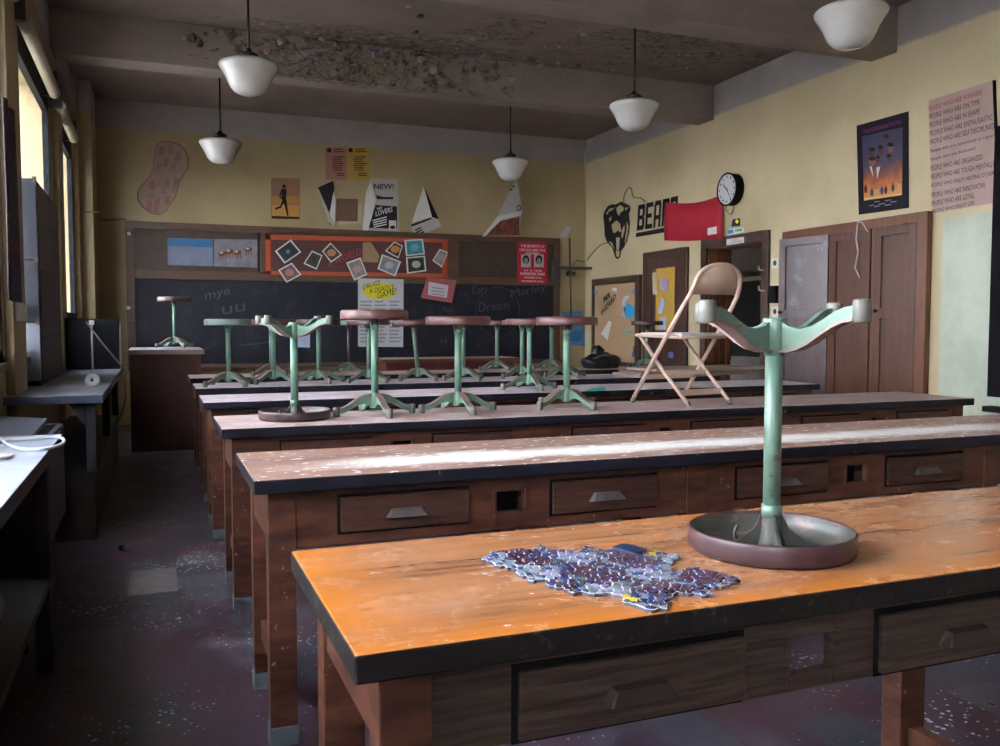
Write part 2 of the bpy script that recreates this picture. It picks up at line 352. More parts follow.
# roller shades above the windows
M['shade'] = mat('shade', (.30, .25, .17), (.22, .18, .12), .5, 3, (1, 8, 1))
def roller(y0, y1, label):
    t = thing('roller_shade', label, 'window shade', (XL+.08, (y0+y1)/2, 2.9), group=None)
    o = t.location
    MB().tube([(XL+.08, y0, 2.936), (XL+.08, y1, 2.936)], .042, 24).build('roll', 'shade', t, o)
    for y in (y0, y1): MB().box(XL, XL+.1, y-.012, y+.012, 2.91, 3.10).build('bracket', 'iron_dark', t, o)
roller(5.75, 7.55, 'rolled-up beige window shade over the nearer visible window')
roller(7.95, 9.3, 'rolled-up beige window shade over the far window by the corner')
roller(3.3, 5.4, 'rolled-up beige window shade at the very top left corner of the picture')
# hanging lamps
def lamp_proto(label):
    t = thing('pendant_lamp', label, 'lamp', (0, 0, 0), group='schoolhouse pendant lamps')
    MB().lathe([(0, ZC), (.085, ZC), (.085, ZC-.018), (.04, ZC-.05), (.012, ZC-.05)], 24).build('canopy', 'bronze', t)
    MB().tube([(0, 0, ZC-.04), (0, 0, 3.13)], .009, 10).build('rod', 'bronze', t)
    MB().lathe([(0, 3.165), (.02, 3.165), (.024, 3.145), (.06, 3.13), (.068, 3.115), (.05, 3.11), (.09, 3.093), (.10, 3.08), (.10, 3.066), (0, 3.066)], 28).build('fitter', 'bronze', t)
    b = MB().lathe([(r, 2.83+(z-2.83)*.88) for r, z in [(.085, 3.115), (.14, 3.112), (.185, 3.102), (.208, 3.085), (.2145, 3.07), (.207, 3.05), (.188, 3.02), (.170, 2.985), (.157, 2.955), (.146, 2.925), (.131, 2.893), (.108, 2.863), (.075, 2.842), (.035, 2.832), (0, 2.83)]], 48)
    b.build('lamp_shade', 'opal', t); return t
LP = [((.68, 6.67), 'white glass pendant lamp nearer the windows, hanging before the far beam'),
      ((.68, 9.55), 'white pendant lamp at the far end, just right of the pink footprint cut-out'),
      ((3.85, 6.66), 'white glass pendant lamp seen directly above the black bear head decal'),
      ((3.85, 9.45), 'farthest white pendant lamp, before the curled poster over the blackboard'),
      ((3.92, 4.23), 'white pendant lamp cut by the top edge of the picture')]
lp = lamp_proto(LP[0][1])
for i, ((x, y), lab) in enumerate(LP):
    o = lp if i == 0 else copy_tree(lp); o.location = (x, y, 0); o['label'] = lab
# peeling plaster flakes hanging along the beam
random.seed(4); b = MB()
for i in range(0, 420, 3):
    if i < 260: x = random.uniform(.9, 4.4); y = 8.12 - abs(random.gauss(0, .10)); z = ZC - .005
    elif i < 330: x = random.uniform(1.6, 5.4); y = random.uniform(6.6, 8.1); z = ZC - .005
    else: x = random.uniform(.2, 3.5); y = 8.145; z = random.uniform(3.55, 3.74)
    a = random.uniform(0, 6.28); r = random.uniform(.012, .05); k = random.uniform(.1, .9)*r
    p = [Vector((x+math.cos(a+t)*r*random.uniform(.6, 1.1), y+(math.sin(a+t)*r*.8 if i < 330 else -abs(math.sin(t))*k), z-(abs(math.sin(t/2))*k if i < 330 else math.sin(a+t)*r))) for t in (0, 1.2, 2.3, 3.4, 4.8)]
    b.add(p, [(0, 1, 2, 3, 4)], random.choice([0, 0, 1, 2]))
tag(b.build('peeling_plaster', [mat('flake1', (.36, .30, .22)), mat('flake2', (.22, .22, .25)), mat('flake3', (.10, .08, .07))], origin=(2.5, 8, ZC)),
    'flaking paint and plaster hanging along the ceiling beam', 'peeling paint', kind='stuff')
# ------------------------------------------------------------------ desks
TH = .040
def cup_pull(x, z, m, parent, org, y):
    b = MB(); w0, w1, h, d = .064, .046, .028, .024
    fr = [(x-w0, y, z), (x+w0, y, z), (x+w1, y, z+h), (x-w1, y, z+h)]
    ou = [(x-w0+.006, y-d, z+.004), (x+w0-.006, y-d, z+.004), (x+w1-.004, y-d*.55, z+h-.004), (x-w1+.004, y-d*.55, z+h-.004)]
    b.add([*fr, *ou], [(4, 5, 6, 7), (0, 4, 7, 3), (1, 2, 6, 5), (3, 7, 6, 2)])
    b.add([(p[0], y-d*.2, p[2]+.001) for p in fr[:2]] + [(x+w1-.01, y-.002, z+h-.01), (x-w1+.01, y-.002, z+h-.01)], [(0, 1, 2, 3)])
    return b.build('handle', m, parent, org, bevel=.003)
def desk(x0, y0, L, W, label, top, edge, wood, drawer, pull, zb=.556, frontm=None):
    t = thing('lab_table', label, 'table', (x0, y0, 0), group='long wooden lab tables in rows'); O = (0, 0, 0)
    h = .76
    MB().box(0, L, 0, W, h-TH, h, mi=1, top=0).build('tabletop', [top, edge], t, bevel=.004)
    yf = .045; U = (L - .08)/3; az = h-TH
    ap = MB(); hz0, hz1 = .612, .672
    for u in range(3):
        s = .04 + U*u + .075; e = .04 + U*(u+1) - (.0 if u < 2 else .075)
        h0, h1 = s+.600, s+.690
        ap.box(s, h0, yf, yf+.02, zb, az); ap.box(h1, e, yf, yf+.02, zb, az)
        ap.box(h0, h1, yf, yf+.02, zb, hz0); ap.box(h0, h1, yf, yf+.02, hz1, az)
        if y0 > 2: MB().box(h0-.01, h1+.01, yf+.07, yf+.075, hz0-.02, hz1+.02).build('socket_back', 'dark', t)  # near-black plate standing in for the shade inside the hole
        ap.box(h0-.012, h0, yf-.004, yf, hz0-.008, hz1+.008); ap.box(h1, h1+.012, yf-.004, yf, hz0-.008, hz1+.008)
    ap.build('front_apron', frontm or wood, t, bevel=.002)
    ba = MB().box(.11, L-.11, W-.06, W-.04, zb, az); ba.build('back_apron', wood, t)
    for sx in (.04, L-.06): MB().box(sx+.004, sx+.022, .115, W-.115, zb+.02, az).build('side_apron', wood, t)
    for u in range(3):
        s = .04 + U*u + .075
        for (a, c) in ((s+.125, s+.508), (s+.785, s+1.158)):
            if c > L-.05: continue
            MB().box(a-.009, c+.002, yf-.0025, yf+.001, .584, .699).build('drawer_gap', 'dark', t)  # near-black sheet painting the shadow line round the drawer front
            dr = MB().box(a, c, yf-.012, yf+.0, .590, .690).build('drawer', drawer, t, bevel=.003)
            cup_pull((a+c)/2, .622, pull, dr, O, yf-.012)
    for k in range(4):
        xx = [.04, .04+U, .04+2*U, L-.04-.075][k]
        for yy in (.04, W-.04-.06):
            lg = MB().box(xx, xx+.075, yy, yy+.06, .0, az).build('leg', wood, t, bevel=.003)
            MB().box(xx-.002, xx+.077, yy-.002, yy+.062, 0, .055).build('foot_wrap', 'wrap', lg, bevel=.002)
        MB().box(xx+.02, xx+.055, .10, W-.10, .17, .23).build('stretcher', wood, t, bevel=.003)
    return t
DESK = [(.2285, 1.08, 4.13), (.243, 2.418, 4.13), (.248, 3.678, 4.12), (.245, 4.984, 4.17), (.254, 6.118, 4.12), (.262, 7.32, 4.45)]
DW = .557
DL = ['nearest long lab table with bare orange varnished top and weathered black edge',
      'second lab table from the camera, its brown top streaked with white plaster dust',
      'third lab table, carrying the folding chair, three upright stools and one upside-down stool',
      'fourth lab table, carrying a single upright stool and a scrap of teal paper',
      'fifth lab table, carrying a crowded row of upright stools and a pile of boards',
      'farthest of the long lab tables, with the black bag on it']
DM = [('top_orange', 'edge_worn', 'desk_wood', 'weathered', 'pull_wood', ), ('top_white', 'edge_black', 'desk_wood', 'drawer_wood', 'pull'),
      ('top_mauve', 'edge_black', 'desk_wood', 'drawer_wood', 'pull'), ('top_mauve2', 'edge_black', 'desk_wood', 'drawer_wood', 'pull'),
      ('top_mauve2', 'edge_black', 'desk_wood', 'drawer_wood', 'pull'), ('top_mauve', 'edge_black', 'desk_wood', 'drawer_wood', 'pull')]
for (x, y, L), lab, mm in zip(DESK, DL, DM): desk(x, y, L, DW, lab, *mm, zb=.585 if y < 2 else .556, frontm='weathered' if y < 2 else None)
# ------------------------------------------------------------------ stools
HT = .46
def seat_mb():
    z = HT
    return MB().lathe([(0, z), (.145, z), (.152, z-.002), (.157, z-.008), (.1575, z-.038), (.1555, z-.042), (.1525, z-.042), (.151, z-.036), (.149, z-.008), (0, z-.008)], 48, mis=[0, 0, 0, 0, 0, 0, 0, 1, 1])
def leg_mb(a):
    b = MB(); ca, sa = math.cos(a), math.sin(a); R = Matrix.Rotation(a, 3, 'Z')
    up = [(.016, .088), (.035, .088), (.06, .083), (.085, .072), (.11, .057), (.135, .043), (.155, .035), (.176, .032)]
    lo = [(.176, .010), (.155, .013), (.135, .020), (.11, .034), (.085, .046), (.06, .050), (.035, .045), (.016, .034)]
    poly = [R @ Vector((r, -.006, z)) for r, z in up + lo]
    b.prism(poly, R @ Vector((0, .012, 0)), 0)
    for i in range(len(up)-1):               # flange along the upper edge
        (r0, z0), (r1, z1) = up[i], up[i+1]; w0 = .015 if i > 0 else .010; w1 = .014
        q = [R @ Vector(p) for p in ((r0, -w0, z0), (r1, -w1, z1), (r1, w1, z1), (r0, w0, z0))]
        b.prism(q, (0, 0, .005), 1)
    return b
def stool(label, seat='seat_red', pole='green', foot='foot_grey', inside='pan_inside', legm='green', group='green metal lab stools standing on the tables'):
    t = thing('lab_stool', label, 'stool', (0, 0, 0), group=group)
    seat_mb().build('seat', [seat, inside], t)
    hub = MB().lathe([(.0, .03), (.021, .03), (.023, .034), (.023, .088), (.019, .094), (.017, .10)], 20); hub.build('hub', legm, t)
    MB().tube([(0, 0, .09), (0, 0, HT-.07)], .0165, 20).build('pole', pole, t)
    c = MB().tube([(0, 0, HT-.085), (0, 0, HT-.062)], .0195, 20)
    c.build('collar', pole, t)
    f = MB().lathe([(.018, HT-.066), (.021, HT-.03), (.026, HT-.012), (.026, HT-.006)], 20)
    for k in range(4):
        a = k*PI/2 + .6; R = Matrix.Rotation(a, 3, 'Z')
        p = [R @ Vector(q) for q in ((.018, -.002, HT-.072), (.034, -.002, HT-.040), (.066, -.002, HT-.017), (.108, -.002, HT-.007), (.018, -.002, HT-.007))]
        f.prism(p, R @ Vector((0, .004, 0)))
    f.build('gusset_bracket', inside, t)
    hk = MB(); R = Matrix.Rotation(2.3, 3, 'Z')
    pts = [R @ Vector((.055 + .014*math.cos(q), 0, HT-.028-.018*math.sin(q))) for q in [PI + i*PI/8 for i in range(-1, 12)]]
    hk.tube(pts, .0035, 8); hk.build('hook', 'iron_dark', t)
    for k in range(4):
        a = k*PI/2; l = leg_mb(a).build('leg', [legm, 'rust'], t)
        MB().lathe([(0, 0), (.0145, 0), (.016, .003), (.016, .036), (.013, .040), (0, .040)], 16, c=(.186*math.cos(a), .186*math.sin(a), 0)).build('foot', foot, l)
    return t
def put(t, px=None, y=None, ang=0, z=.76, x=None, label=None, tilt=0, hs=1):
    if x is None: x = on_y(px, 330, y).x
    t.location = (x, y, z); t.scale = (1, 1, hs); t.rotation_euler = (0, tilt, math.radians(ang) - math.atan2(x, y))
    if label: t['label'] = label
    return t
S = stool('first')
put(S, 374.5, 4.02, 20, hs=1.06, label='upright stool on the third table, leftmost with the rusty pole base, before the drug poster')
def st(px, y, ang, lab, z=.76): return put(copy_tree(S), px, y, ang, z, label=lab)
def st2(px, y, ang, lab, z=.76, tilt=0, **k): return put(stool(lab, **k), px, y, ang, z, tilt=tilt)
st(458, 4.02, 22, 'upright stool in the middle of the third table, red-brown seat')
st(567, 4.02, 45, 'upright stool nearest the folding chair on the third table')
st(529.5, 5.27, 24, 'only upright stool standing on the fourth table')
ROW5 = [(228, 6.33, 'leftmost stool of the crowded fifth table, pale green seat rim', dict(seat='seat_green')),
        (273, 6.50, 'second stool from the left on the fifth table, behind the upside-down stool', {}),
        (318.5, 6.42, 'stool on the fifth table just right of the upside-down stool', dict(seat='seat_dark')),
        (368.5, 6.35, 'stool on the fifth table behind the leftmost upright stool of the third table', dict(seat='seat_dark')),
        (463, 6.38, 'stool on the fifth table hidden behind the middle stool of the third table', {}),
        (522, 6.42, 'stool on the fifth table half hidden by the one on the fourth table', {}),
        (565, 6.42, 'stool on the fifth table hidden behind the stool nearest the folding chair', {})]
for i, (px, y, lab, k) in enumerate(ROW5): st2(px, y, [35, 50, 22, 40, 40, 38, 33][i], lab, **k)
t = stool('leaning stool on the fifth table with a rusty crooked pole and tipped seat', pole='green_rust')
put(t, 418, 6.42, 45)
for ch in [c for c in bpy.data.objects if c.parent == t]:
    if ch.name.split('.')[0] in ('seat', 'pole', 'collar', 'gusset_bracket', 'hook'):
        ch.rotation_euler = (0, -.10, YAW - math.radians(45)) if 0 else (0, 0, 0)
        Rz = Matrix.Rotation(-t.rotation_euler.z, 4, 'Z')
        d = Matrix.Rotation(-YAW, 4, 'Z')
        ax = (Rz @ d) @ Vector((0, 1, 0))
        ch.matrix_local = Matrix.Translation((0, 0, .06)) @ Matrix.Rotation(-.10, 4, ax) @ Matrix.Translation((0, 0, -.06))
ROW6 = [(271, 7.55, 'rust-legged stool on the farthest table, mostly hidden behind the fifth row', dict(legm='rust')),
        (349, 7.6, 'dark-poled stool with dull green seat on the farthest table', dict(seat='seat_green', pole='iron_dark', legm='green_rust')),
        (497, 7.6, 'stool on the farthest table, first one right of the middle', {}),
        (551.5, 7.58, 'stool on the farthest table beside the right end of the blackboard', {}),
        (647, 7.55, 'stool at the right end of the farthest table, before the cork board and door', dict(seat='seat_dark'))]
for i, (px, y, lab, k) in enumerate(ROW6): st2(px, y, [38, 30, 35, 28, 30][i], lab, **k)
# upside-down stools: the same stool turned over, resting on its pan seat
def flip(t, x, y, ang):
    t.location = (x, y, .76+HT); t.rotation_euler = (PI, 0, math.radians(ang) - math.atan2(x, y))
t = stool('upside-down stool on the nearest table, purple pan seat down and green legs up', seat='seat_purple', pole='green_near', legm='green_near', group=None); t.scale = (.955, .955, 1); flip(t, 1.061, 1.320, -38.6)
t = stool('upside-down stool at the left end of the third table', seat='seat_purple', group=None); flip(t, .580, 3.97, -35)
# ------------------------------------------------------------------ folding chair
ch = thing('folding_chair', 'tan metal folding chair standing open on the third table', 'chair', (2.61, 3.975, .766), .16)
def arc(w, y0, z0, y1, z1, n=14):
    return [(-w*math.cos(PI*i/n), y0+(y1-y0)*math.sin(PI*i/n), z0+(z1-z0)*math.sin(PI*i/n)) for i in range(n+1)]
pts = [(-.178, .2, .012), (-.178, .02, .25), (-.170, -.17, .50), (-.163, -.215, .56), (-.156, -.235, .60)] + [(x*.96, y, z) for x, y, z in arc(.156, -.245, .63, -.27, .715)] + [(.156, -.235, .60), (.163, -.215, .56), (.170, -.17, .50), (.178, .02, .25), (.178, .2, .012)]
MB().tube(pts, .0115, 10).build('back_frame', 'chair_tan', ch)
bp = MB(); n = 12
rows = []
for j, zf in enumerate((0, .5, 1)):
    row = []
    for i in range(n+1):
        u = -1+2*i/n; top = .63 + .078*math.sqrt(max(0, 1-(u*.97)**2)); z = .565 + (top-.565)*zf
        row.append((u*.146, -.212-(z-.56)*.35-.020*(1-u*u), z))
    rows.append(row)
vs = [p for r in rows for p in r]; fs = [(j*(n+1)+i, j*(n+1)+i+1, (j+1)*(n+1)+i+1, (j+1)*(n+1)+i) for j in range(2) for i in range(n)]
bp.add(vs, fs, 0, True); o = bp.build('backrest', 'chair_tan', ch); s_ = o.modifiers.new('thick', 'SOLIDIFY'); s_.thickness = .004
MB().box(-.150, .150, -.145, .185, .350, .372).build('seat', 'chair_seat', ch, bevel=.008)
sf = MB(); sf.tube([(-.16, -.14, .350), (-.16, .2, .358)], .009, 8); sf.tube([(.16, -.14, .350), (.16, .2, .358)], .009, 8)
sf.tube([(-.16, .2, .358), (.16, .2, .358)], .009, 8); sf.tube([(-.16, -.14, .350), (.16, -.14, .350)], .009, 8); sf.build('seat_frame', 'chair_tan', ch)
for s in (-1, 1):
    l = MB().tube([(s*.150, .175, .350), (s*.148, -.01, .17), (s*.145, -.195, .012)], .0105, 10).build('rear_leg', 'chair_tan', ch)
    MB().tube([(s*.145, -.19, .022), (s*.145, -.199, 0.001)], .0135, 10).build('foot', 'foot_grey', l)
    MB().tube([(s*.178, .190, .022), (s*.178, .206, 0.001)], .0135, 10).build('foot', 'foot_grey', ch)
MB().box(-.147, .147, -.135, -.125, .052, .082).build('rear_crossbar', 'chair_tan', ch)
MB().box(-.147, .147, -.02, -.01, .15, .175).build('rear_crossbar', 'chair_tan', ch)
MB().box(-.176, .176, .095, .105, .125, .150).build('front_crossbar', 'chair_tan', ch)
# ------------------------------------------------------------------ mosaic on the near table
random.seed(11)
out = [(15, 115), (40, 90), (130, 80), (200, 85), (220, 60), (262, 80), (330, 84), (375, 88), (395, 65), (430, 82), (480, 82), (560, 84), (620, 88), (720, 95), (735, 115), (700, 130), (722, 155), (800, 150), (870, 165), (965, 185), (900, 210), (840, 225), (855, 245), (760, 240), (740, 235), (690, 260), (702, 285), (640, 310), (600, 300), (545, 270), (540, 250), (440, 240), (340, 235), (320, 222), (260, 215), (240, 195), (185, 190), (150, 175), (125, 150), (40, 130)]
OUT = [on_z(480+x/3.7, 530+y/3.7, .762) for x, y in out]; OUT = [(p.x, p.y) for p in OUT]
def inside(x, y):
    r = False; n = len(OUT)
    for i in range(n):
        (x1, y1), (x2, y2) = OUT[i], OUT[i-1]
        if (y1 > y) != (y2 > y) and x < (x2-x1)*(y-y1)/(y2-y1)+x1: r = not r
    return r
X0, X1 = min(p[0] for p in OUT), max(p[0] for p in OUT); Y0, Y1 = min(p[1] for p in OUT), max(p[1] for p in OUT)
seeds = []; st_ = .0105
yy = Y0 - .03
while yy < Y1+.03:
    xx = X0 - .03
    while xx < X1+.03:
        seeds.append((xx+random.uniform(-.0056, .0056), yy+random.uniform(-.0056, .0056))); xx += st_
    yy += st_
def cell(s):
    poly = [(s[0]-.03, s[1]-.03), (s[0]+.03, s[1]-.03), (s[0]+.03, s[1]+.03), (s[0]-.03, s[1]+.03)]
    for q in seeds:
        dx, dy = q[0]-s[0], q[1]-s[1]; d2 = dx*dx+dy*dy
        if d2 == 0 or d2 > .0016: continue
        mx, my = (q[0]+s[0])/2, (q[1]+s[1])/2; new = []
        for i in range(len(poly)):
            a, c = poly[i-1], poly[i]; da = (a[0]-mx)*dx+(a[1]-my)*dy; dc = (c[0]-mx)*dx+(c[1]-my)*dy
            if (da <= 0) != (dc <= 0):
                t = da/(da-dc); new.append((a[0]+(c[0]-a[0])*t, a[1]+(c[1]-a[1])*t))
            if dc <= 0: new.append(c)
        poly = new
    return poly
tm = [mat('shard%d' % i, c, None, .18, 40, bmp=0) for i, c in enumerate([(.07, .022, .045), (.04, .03, .07), (.17, .20, .22), (.03, .06, .19), (.30, .25, .38), (.055, .09, .085), (.19, .21, .28), (.11, .055, .08), (.50, .38, .04), (.26, .34, .40)])]
grout = mat('grout', (.80, .80, .84), (.6, .6, .64), .8, 60); grout_side = mat('grout_side', (.10, .09, .12), (.05, .045, .06), .8, 60)
mz = MB(); sh = MB()
def region_mat(x, y):
    u = (x-X0)/(X1-X0); v = (y-Y0)/(Y1-Y0)
    cl = math.sin(u*17+v*9)+math.sin(v*15-u*7)
    r = random.random()
    if u < .12: return random.choice([3, 6, 9, 2])
    if r < .12: return 3
    if cl > .7: return random.choice([4, 6, 9, 2, 4])
    if cl < -.5: return random.choice([0, 0, 7, 1])
    return random.choice([0, 1, 2, 3, 5, 6, 7, 2, 0])
for s in seeds:
    if not inside(*s): continue
    p = cell(s)
    if len(p) < 3: continue
    z1 = .7600+.0055
    mz.prism([(x, y, .7602) for x, y in p], (0, 0, .005), 0, 1)
    ins = [(s[0]+(x-s[0])*.74, s[1]+(y-s[1])*.74) for x, y in p]
    tx, ty = random.uniform(-.06, .06), random.uniform(-.06, .06)
    sh.prism([(x, y, .7648) for x, y in ins], (0, 0, .0028), region_mat(*s))
yel = [on_z(636, 552, .765), on_z(632, 597, .765)]
tms = tm
org = Vector((.72, 1.28, .76))
mo = thing('glass_mosaic', 'jagged slab of glass shard mosaic lying on the nearest table', 'mosaic', org)
mz.build('grout_backing', [grout, grout_side], mo, org); sh.build('glass_shards', tms, mo, org)
bt = MB(); q = [on_z(x, y, .766) for x, y in ((613, 549), (624, 545), (647, 551), (638, 556))]; bt.prism(q, (0, 0, .004)); bt.build('blue_tile', mat('blue_tile', (.012, .035, .10), (.008, .02, .06), .3), mo, org)
for (px, py) in ((637, 553), (653, 554), (627, 597), (634, 600)):
    c = on_z(px, py, .768); y_ = MB(); y_.prism([(c.x+.007*math.cos(k*1.2), c.y+.009*math.sin(k*1.2), c.z) for k in range(5)], (0, 0, .002)); y_.build('yellow_shard', tm[8], mo, org)
# ------------------------------------------------------------------ built-in cupboard, doors, right wall
def yz(px, py): p = on_right(px, py); return p.y, p.z
M['knob'] = mat('knob', (.05, .035, .03), (.03, .02, .02), .3, metal=.6)
cz = 2.07; cy0, cy1 = 5.22, 6.93
cb = thing('wall_cupboard', 'tall built-in dark red wooden cupboard with three doors, one ajar', 'cupboard', (XR-.01, (cy0+cy1)/2, 0)); O = cb.location
f = MB(); xf = XR-.06
f.box(xf, XR-.002, cy0, cy0+.10, 0, cz); f.box(xf, XR-.002, cy1-.07, cy1, 0, cz); f.box(xf, XR-.002, cy0+.10, cy1-.07, cz-.08, cz)
f.box(xf+.01, XR-.002, 6.28, 6.34, 0, cz); f.box(xf+.01, XR-.002, 5.765, 5.80, 0, cz); f.box(xf, XR-.002, cy0+.10, cy1-.07, 0, .1)
f.build('face_frame', 'wood_red', cb, O, bevel=.003)
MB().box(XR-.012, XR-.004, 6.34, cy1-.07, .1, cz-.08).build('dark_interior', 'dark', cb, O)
def panel_door(name, parent, O, y0, y1, z0, z1, x, mt, inner, midz=None, knob=None, stile=.075):
    d = MB(); th = .03
    d.box(x, x+th, y0, y0+stile, z0, z1); d.box(x, x+th, y1-stile, y1, z0, z1); d.box(x, x+th, y0+stile, y1-stile, z1-stile, z1); d.box(x, x+th, y0+stile, y1-stile, z0, z0+.15)
    if midz: d.box(x, x+th, y0+stile, y1-stile, midz-.045, midz+.045)
    o = d.build(name, mt, parent, O, bevel=.003)
    p = MB().box(x+.014, x+.024, y0+stile-.01, y1-stile+.01, z0+.1, z1-stile+.01); p.build('panel', inner, o, O)
    if knob:
        k = MB().tube([(x+.002, knob, 1.30), (x-.022, knob, 1.30)], [.008, .008], 12); k.tube([(x-.018, knob, 1.30), (x-.03, knob, 1.30), (x-.04, knob, 1.30)], [.014, .019, .010], 14); k.build('knob', 'knob', o, O)
    return o
panel_door('door', cb, O, cy0+.10, 5.755, .1, cz-.08, xf-.005, 'wood_red2', 'wood_red2', 1.28, 5.71)
panel_door('door', cb, O, 5.805, 6.275, .1, cz-.08, xf-.005, 'wood_red2', 'wood_red2', 1.28)
# the ajar leaf, hinged on the mullion at y=6.28
lf = panel_door('door', cb, O, 6.30, 6.86, .1, cz-.08, xf-.005, 'wood_mauve', 'wood_mauve', 1.28, 6.82)
piv = Vector((xf, 6.30, 0)) - O
lf.matrix_local = Matrix.Translation(piv) @ Matrix.Rotation(.16, 4, 'Z') @ Matrix.Translation(-piv)
g = MB(); a, c = on_right(864, 224, .07), on_right(866, 278, .07)
g.tube([a, a+Vector((0, .01, .02)), on_right(869, 223, .07), on_right(874, 232, .07)], .006, 8)
g.tube([a, on_right(863, 240, .075), on_right(865, 252, .075), on_right(862, 268, .075), c], .007, 8)
tag(g.build('rag_strip', 'chair_seat', origin=a), 'thin torn strip of cloth hanging from the cupboard top', 'cloth strip')
# door 1 (narrow door with yellow paper) and door 2 (open doorway)
def casing(n, y0, y1, z1, wd=.10):
    b = MB(); x0 = XR-.035
    b.box(x0, XR-.001, y0-wd, y0, 0, z1+wd); b.box(x0, XR-.001, y1, y1+wd, 0, z1+wd); b.box(x0, XR-.001, y0, y1, z1, z1+wd)
    return struct(b.build('door_%d' % n, 'frame_wood', origin=(XR, y0, 0), bevel=.004))
M['door_dark'] = mat('door_dark', (.075, .035, .026), (.045, .022, .018), .35, 3, (6, 6, 1))
d1 = casing(1, *D1Y, 1.98, .09)
p = panel_door('door_leaf', d1, Vector((XR, D1Y[0], 0)), D1Y[0], D1Y[1], 0, 1.98, XR-.03, 'door_dark', 'door_dark', None, None, .11)
MB().box(XR-.028, XR-.022, D1Y[0]+.17, D1Y[1]-.21, 1.12, 1.86).build('yellow_paper', colm('yellow_paper', (.48, .29, .06)), p, Vector((XR, D1Y[0], 0)))
d2 = casing(2, *D2Y, DZ, .10); O2 = Vector((XR, D2Y[0], 0))
b = MB()
for k in range(3): b.box(XR+.05+k*.09, XR+.09+k*.09, D2Y[1]-.03, D2Y[1], 0, DZ)
b.box(XR, XR+T, D2Y[1]-.012, D2Y[1], 0, DZ); b.box(XR, XR+T, D2Y[0], D2Y[0]+.012, 0, DZ); b.box(XR, XR+T, D2Y[0], D2Y[1], DZ-.012, DZ)
b.build('jamb', 'wood_red', d2, O2)
# the next room seen through the doorway
nx = XR+T; ne = 7.6
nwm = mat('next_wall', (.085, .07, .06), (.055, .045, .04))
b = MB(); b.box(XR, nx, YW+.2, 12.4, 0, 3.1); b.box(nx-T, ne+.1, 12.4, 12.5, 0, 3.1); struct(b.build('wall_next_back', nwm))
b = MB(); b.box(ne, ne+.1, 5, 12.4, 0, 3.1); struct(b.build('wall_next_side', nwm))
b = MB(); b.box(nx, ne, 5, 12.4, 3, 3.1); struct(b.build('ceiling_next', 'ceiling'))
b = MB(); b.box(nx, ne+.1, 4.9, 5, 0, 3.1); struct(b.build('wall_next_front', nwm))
nb = thing('hall_blackboard', 'black board in the next room seen through the open doorway', 'blackboard', (ne-.02, 10, 1.0)); O = nb.location
MB().box(ne-.03, ne-.001, 9.2, 10.38, .75, 1.78).build('slate', 'dark', nb, O); f = MB(); f.box(ne-.05, ne-.001, 10.38, 10.46, .7, 1.84); f.box(ne-.05, ne-.001, 9.15, 10.46, 1.78, 1.84); f.build('frame', 'conduit', nb, O)
hd = MB(); hc = on_right(766, 268, .05)
hp = thing('door_pull', 'pair of pale hooks on the right jamb of the open doorway', 'hook', on_right(767, 280, .036))
for py in (271, 291):
    c = on_right(766, py, .036); MB().tube([c+Vector((0, -.03, 0)), c+Vector((-.03, -.03, 0)), c+Vector((-.035, .02, .01)), c+Vector((-.03, .03, .05))], .008, 8).build('hook', 'chair_tan', hp, hp.location)
# ------------------------------------------------------------------ flat things on the walls
def sheet(name, label, cat, wall, pts, m, off=.004, th=.0015, group=None, parent=None, origin=None, bend=None):
    P = [WALL[wall](x, y, off + (bend[i] if bend else 0)) for i, (x, y) in enumerate(pts)]
    n = Vector((0, -1, 0)) if wall == 'B' else Vector((-1, 0, 0))
    o = origin if origin is not None else sum(P, Vector())/len(P)
    b = MB(); b.prism(P, n*th); ob = b.build(name, m, parent, o)
    if not parent: tag(ob, label, cat, group)
    return ob, o
def lettering(text, wall, a, c, hp, m, parent, o, off=.008, name='lettering', bold=0.0):
    """text laid on the wall between baseline points a and c (photo measures), hp tall"""
    cu = bpy.data.curves.new('t', 'FONT'); cu.body = text; cu.resolution_u = 2; cu.offset = bold
    tmp = bpy.data.objects.new('t', cu); C.objects.link(tmp)
    dg = bpy.context.evaluated_depsgraph_get(); me = bpy.data.meshes.new_from_object(tmp.evaluated_get(dg))
    bpy.data.objects.remove(tmp); xs = [v.co.x for v in me.vertices]; ys = [v.co.y for v in me.vertices]
    x0, x1, y0, y1 = min(xs), max(xs), min(ys), max(ys)
    A = WALL[wall](a[0], a[1], off); B_ = WALL[wall](c[0], c[1], off)
    up = WALL[wall](a[0], a[1]-hp, off) - A
    if wall == 'R': up = up
    for v in me.vertices: v.co = A + (B_-A)*((v.co.x-x0)/(x1-x0)) + up*((v.co.y-y0)/(y1-y0)) - o
    me.materials.clear(); me.materials.append(M[m] if isinstance(m, str) else m)
    ob = bpy.data.objects.new(name, me); C.objects.link(ob); ob.parent = parent
    if parent is None: ob.location = o
    return ob
def blot(wall, pts, m, parent, o, off=.007, name='printed_shape'):
    P = [WALL[wall](x, y, off) for x, y in pts]; b = MB(); b.add(P, [tuple(range(len(P)))]); return b.build(name, m, parent, o)
def ell(cx, cy, rx, ry, n=14, a=0): return [(cx+rx*math.cos(2*PI*i/n)*math.cos(a)-ry*math.sin(2*PI*i/n)*math.sin(a), cy+rx*math.cos(2*PI*i/n)*math.sin(a)+ry*math.sin(2*PI*i/n)*math.cos(a)) for i in range(n)]
def rect(x0, y0, x1, y1): return [(x0, y1), (x1, y1), (x1, y0), (x0, y0)]
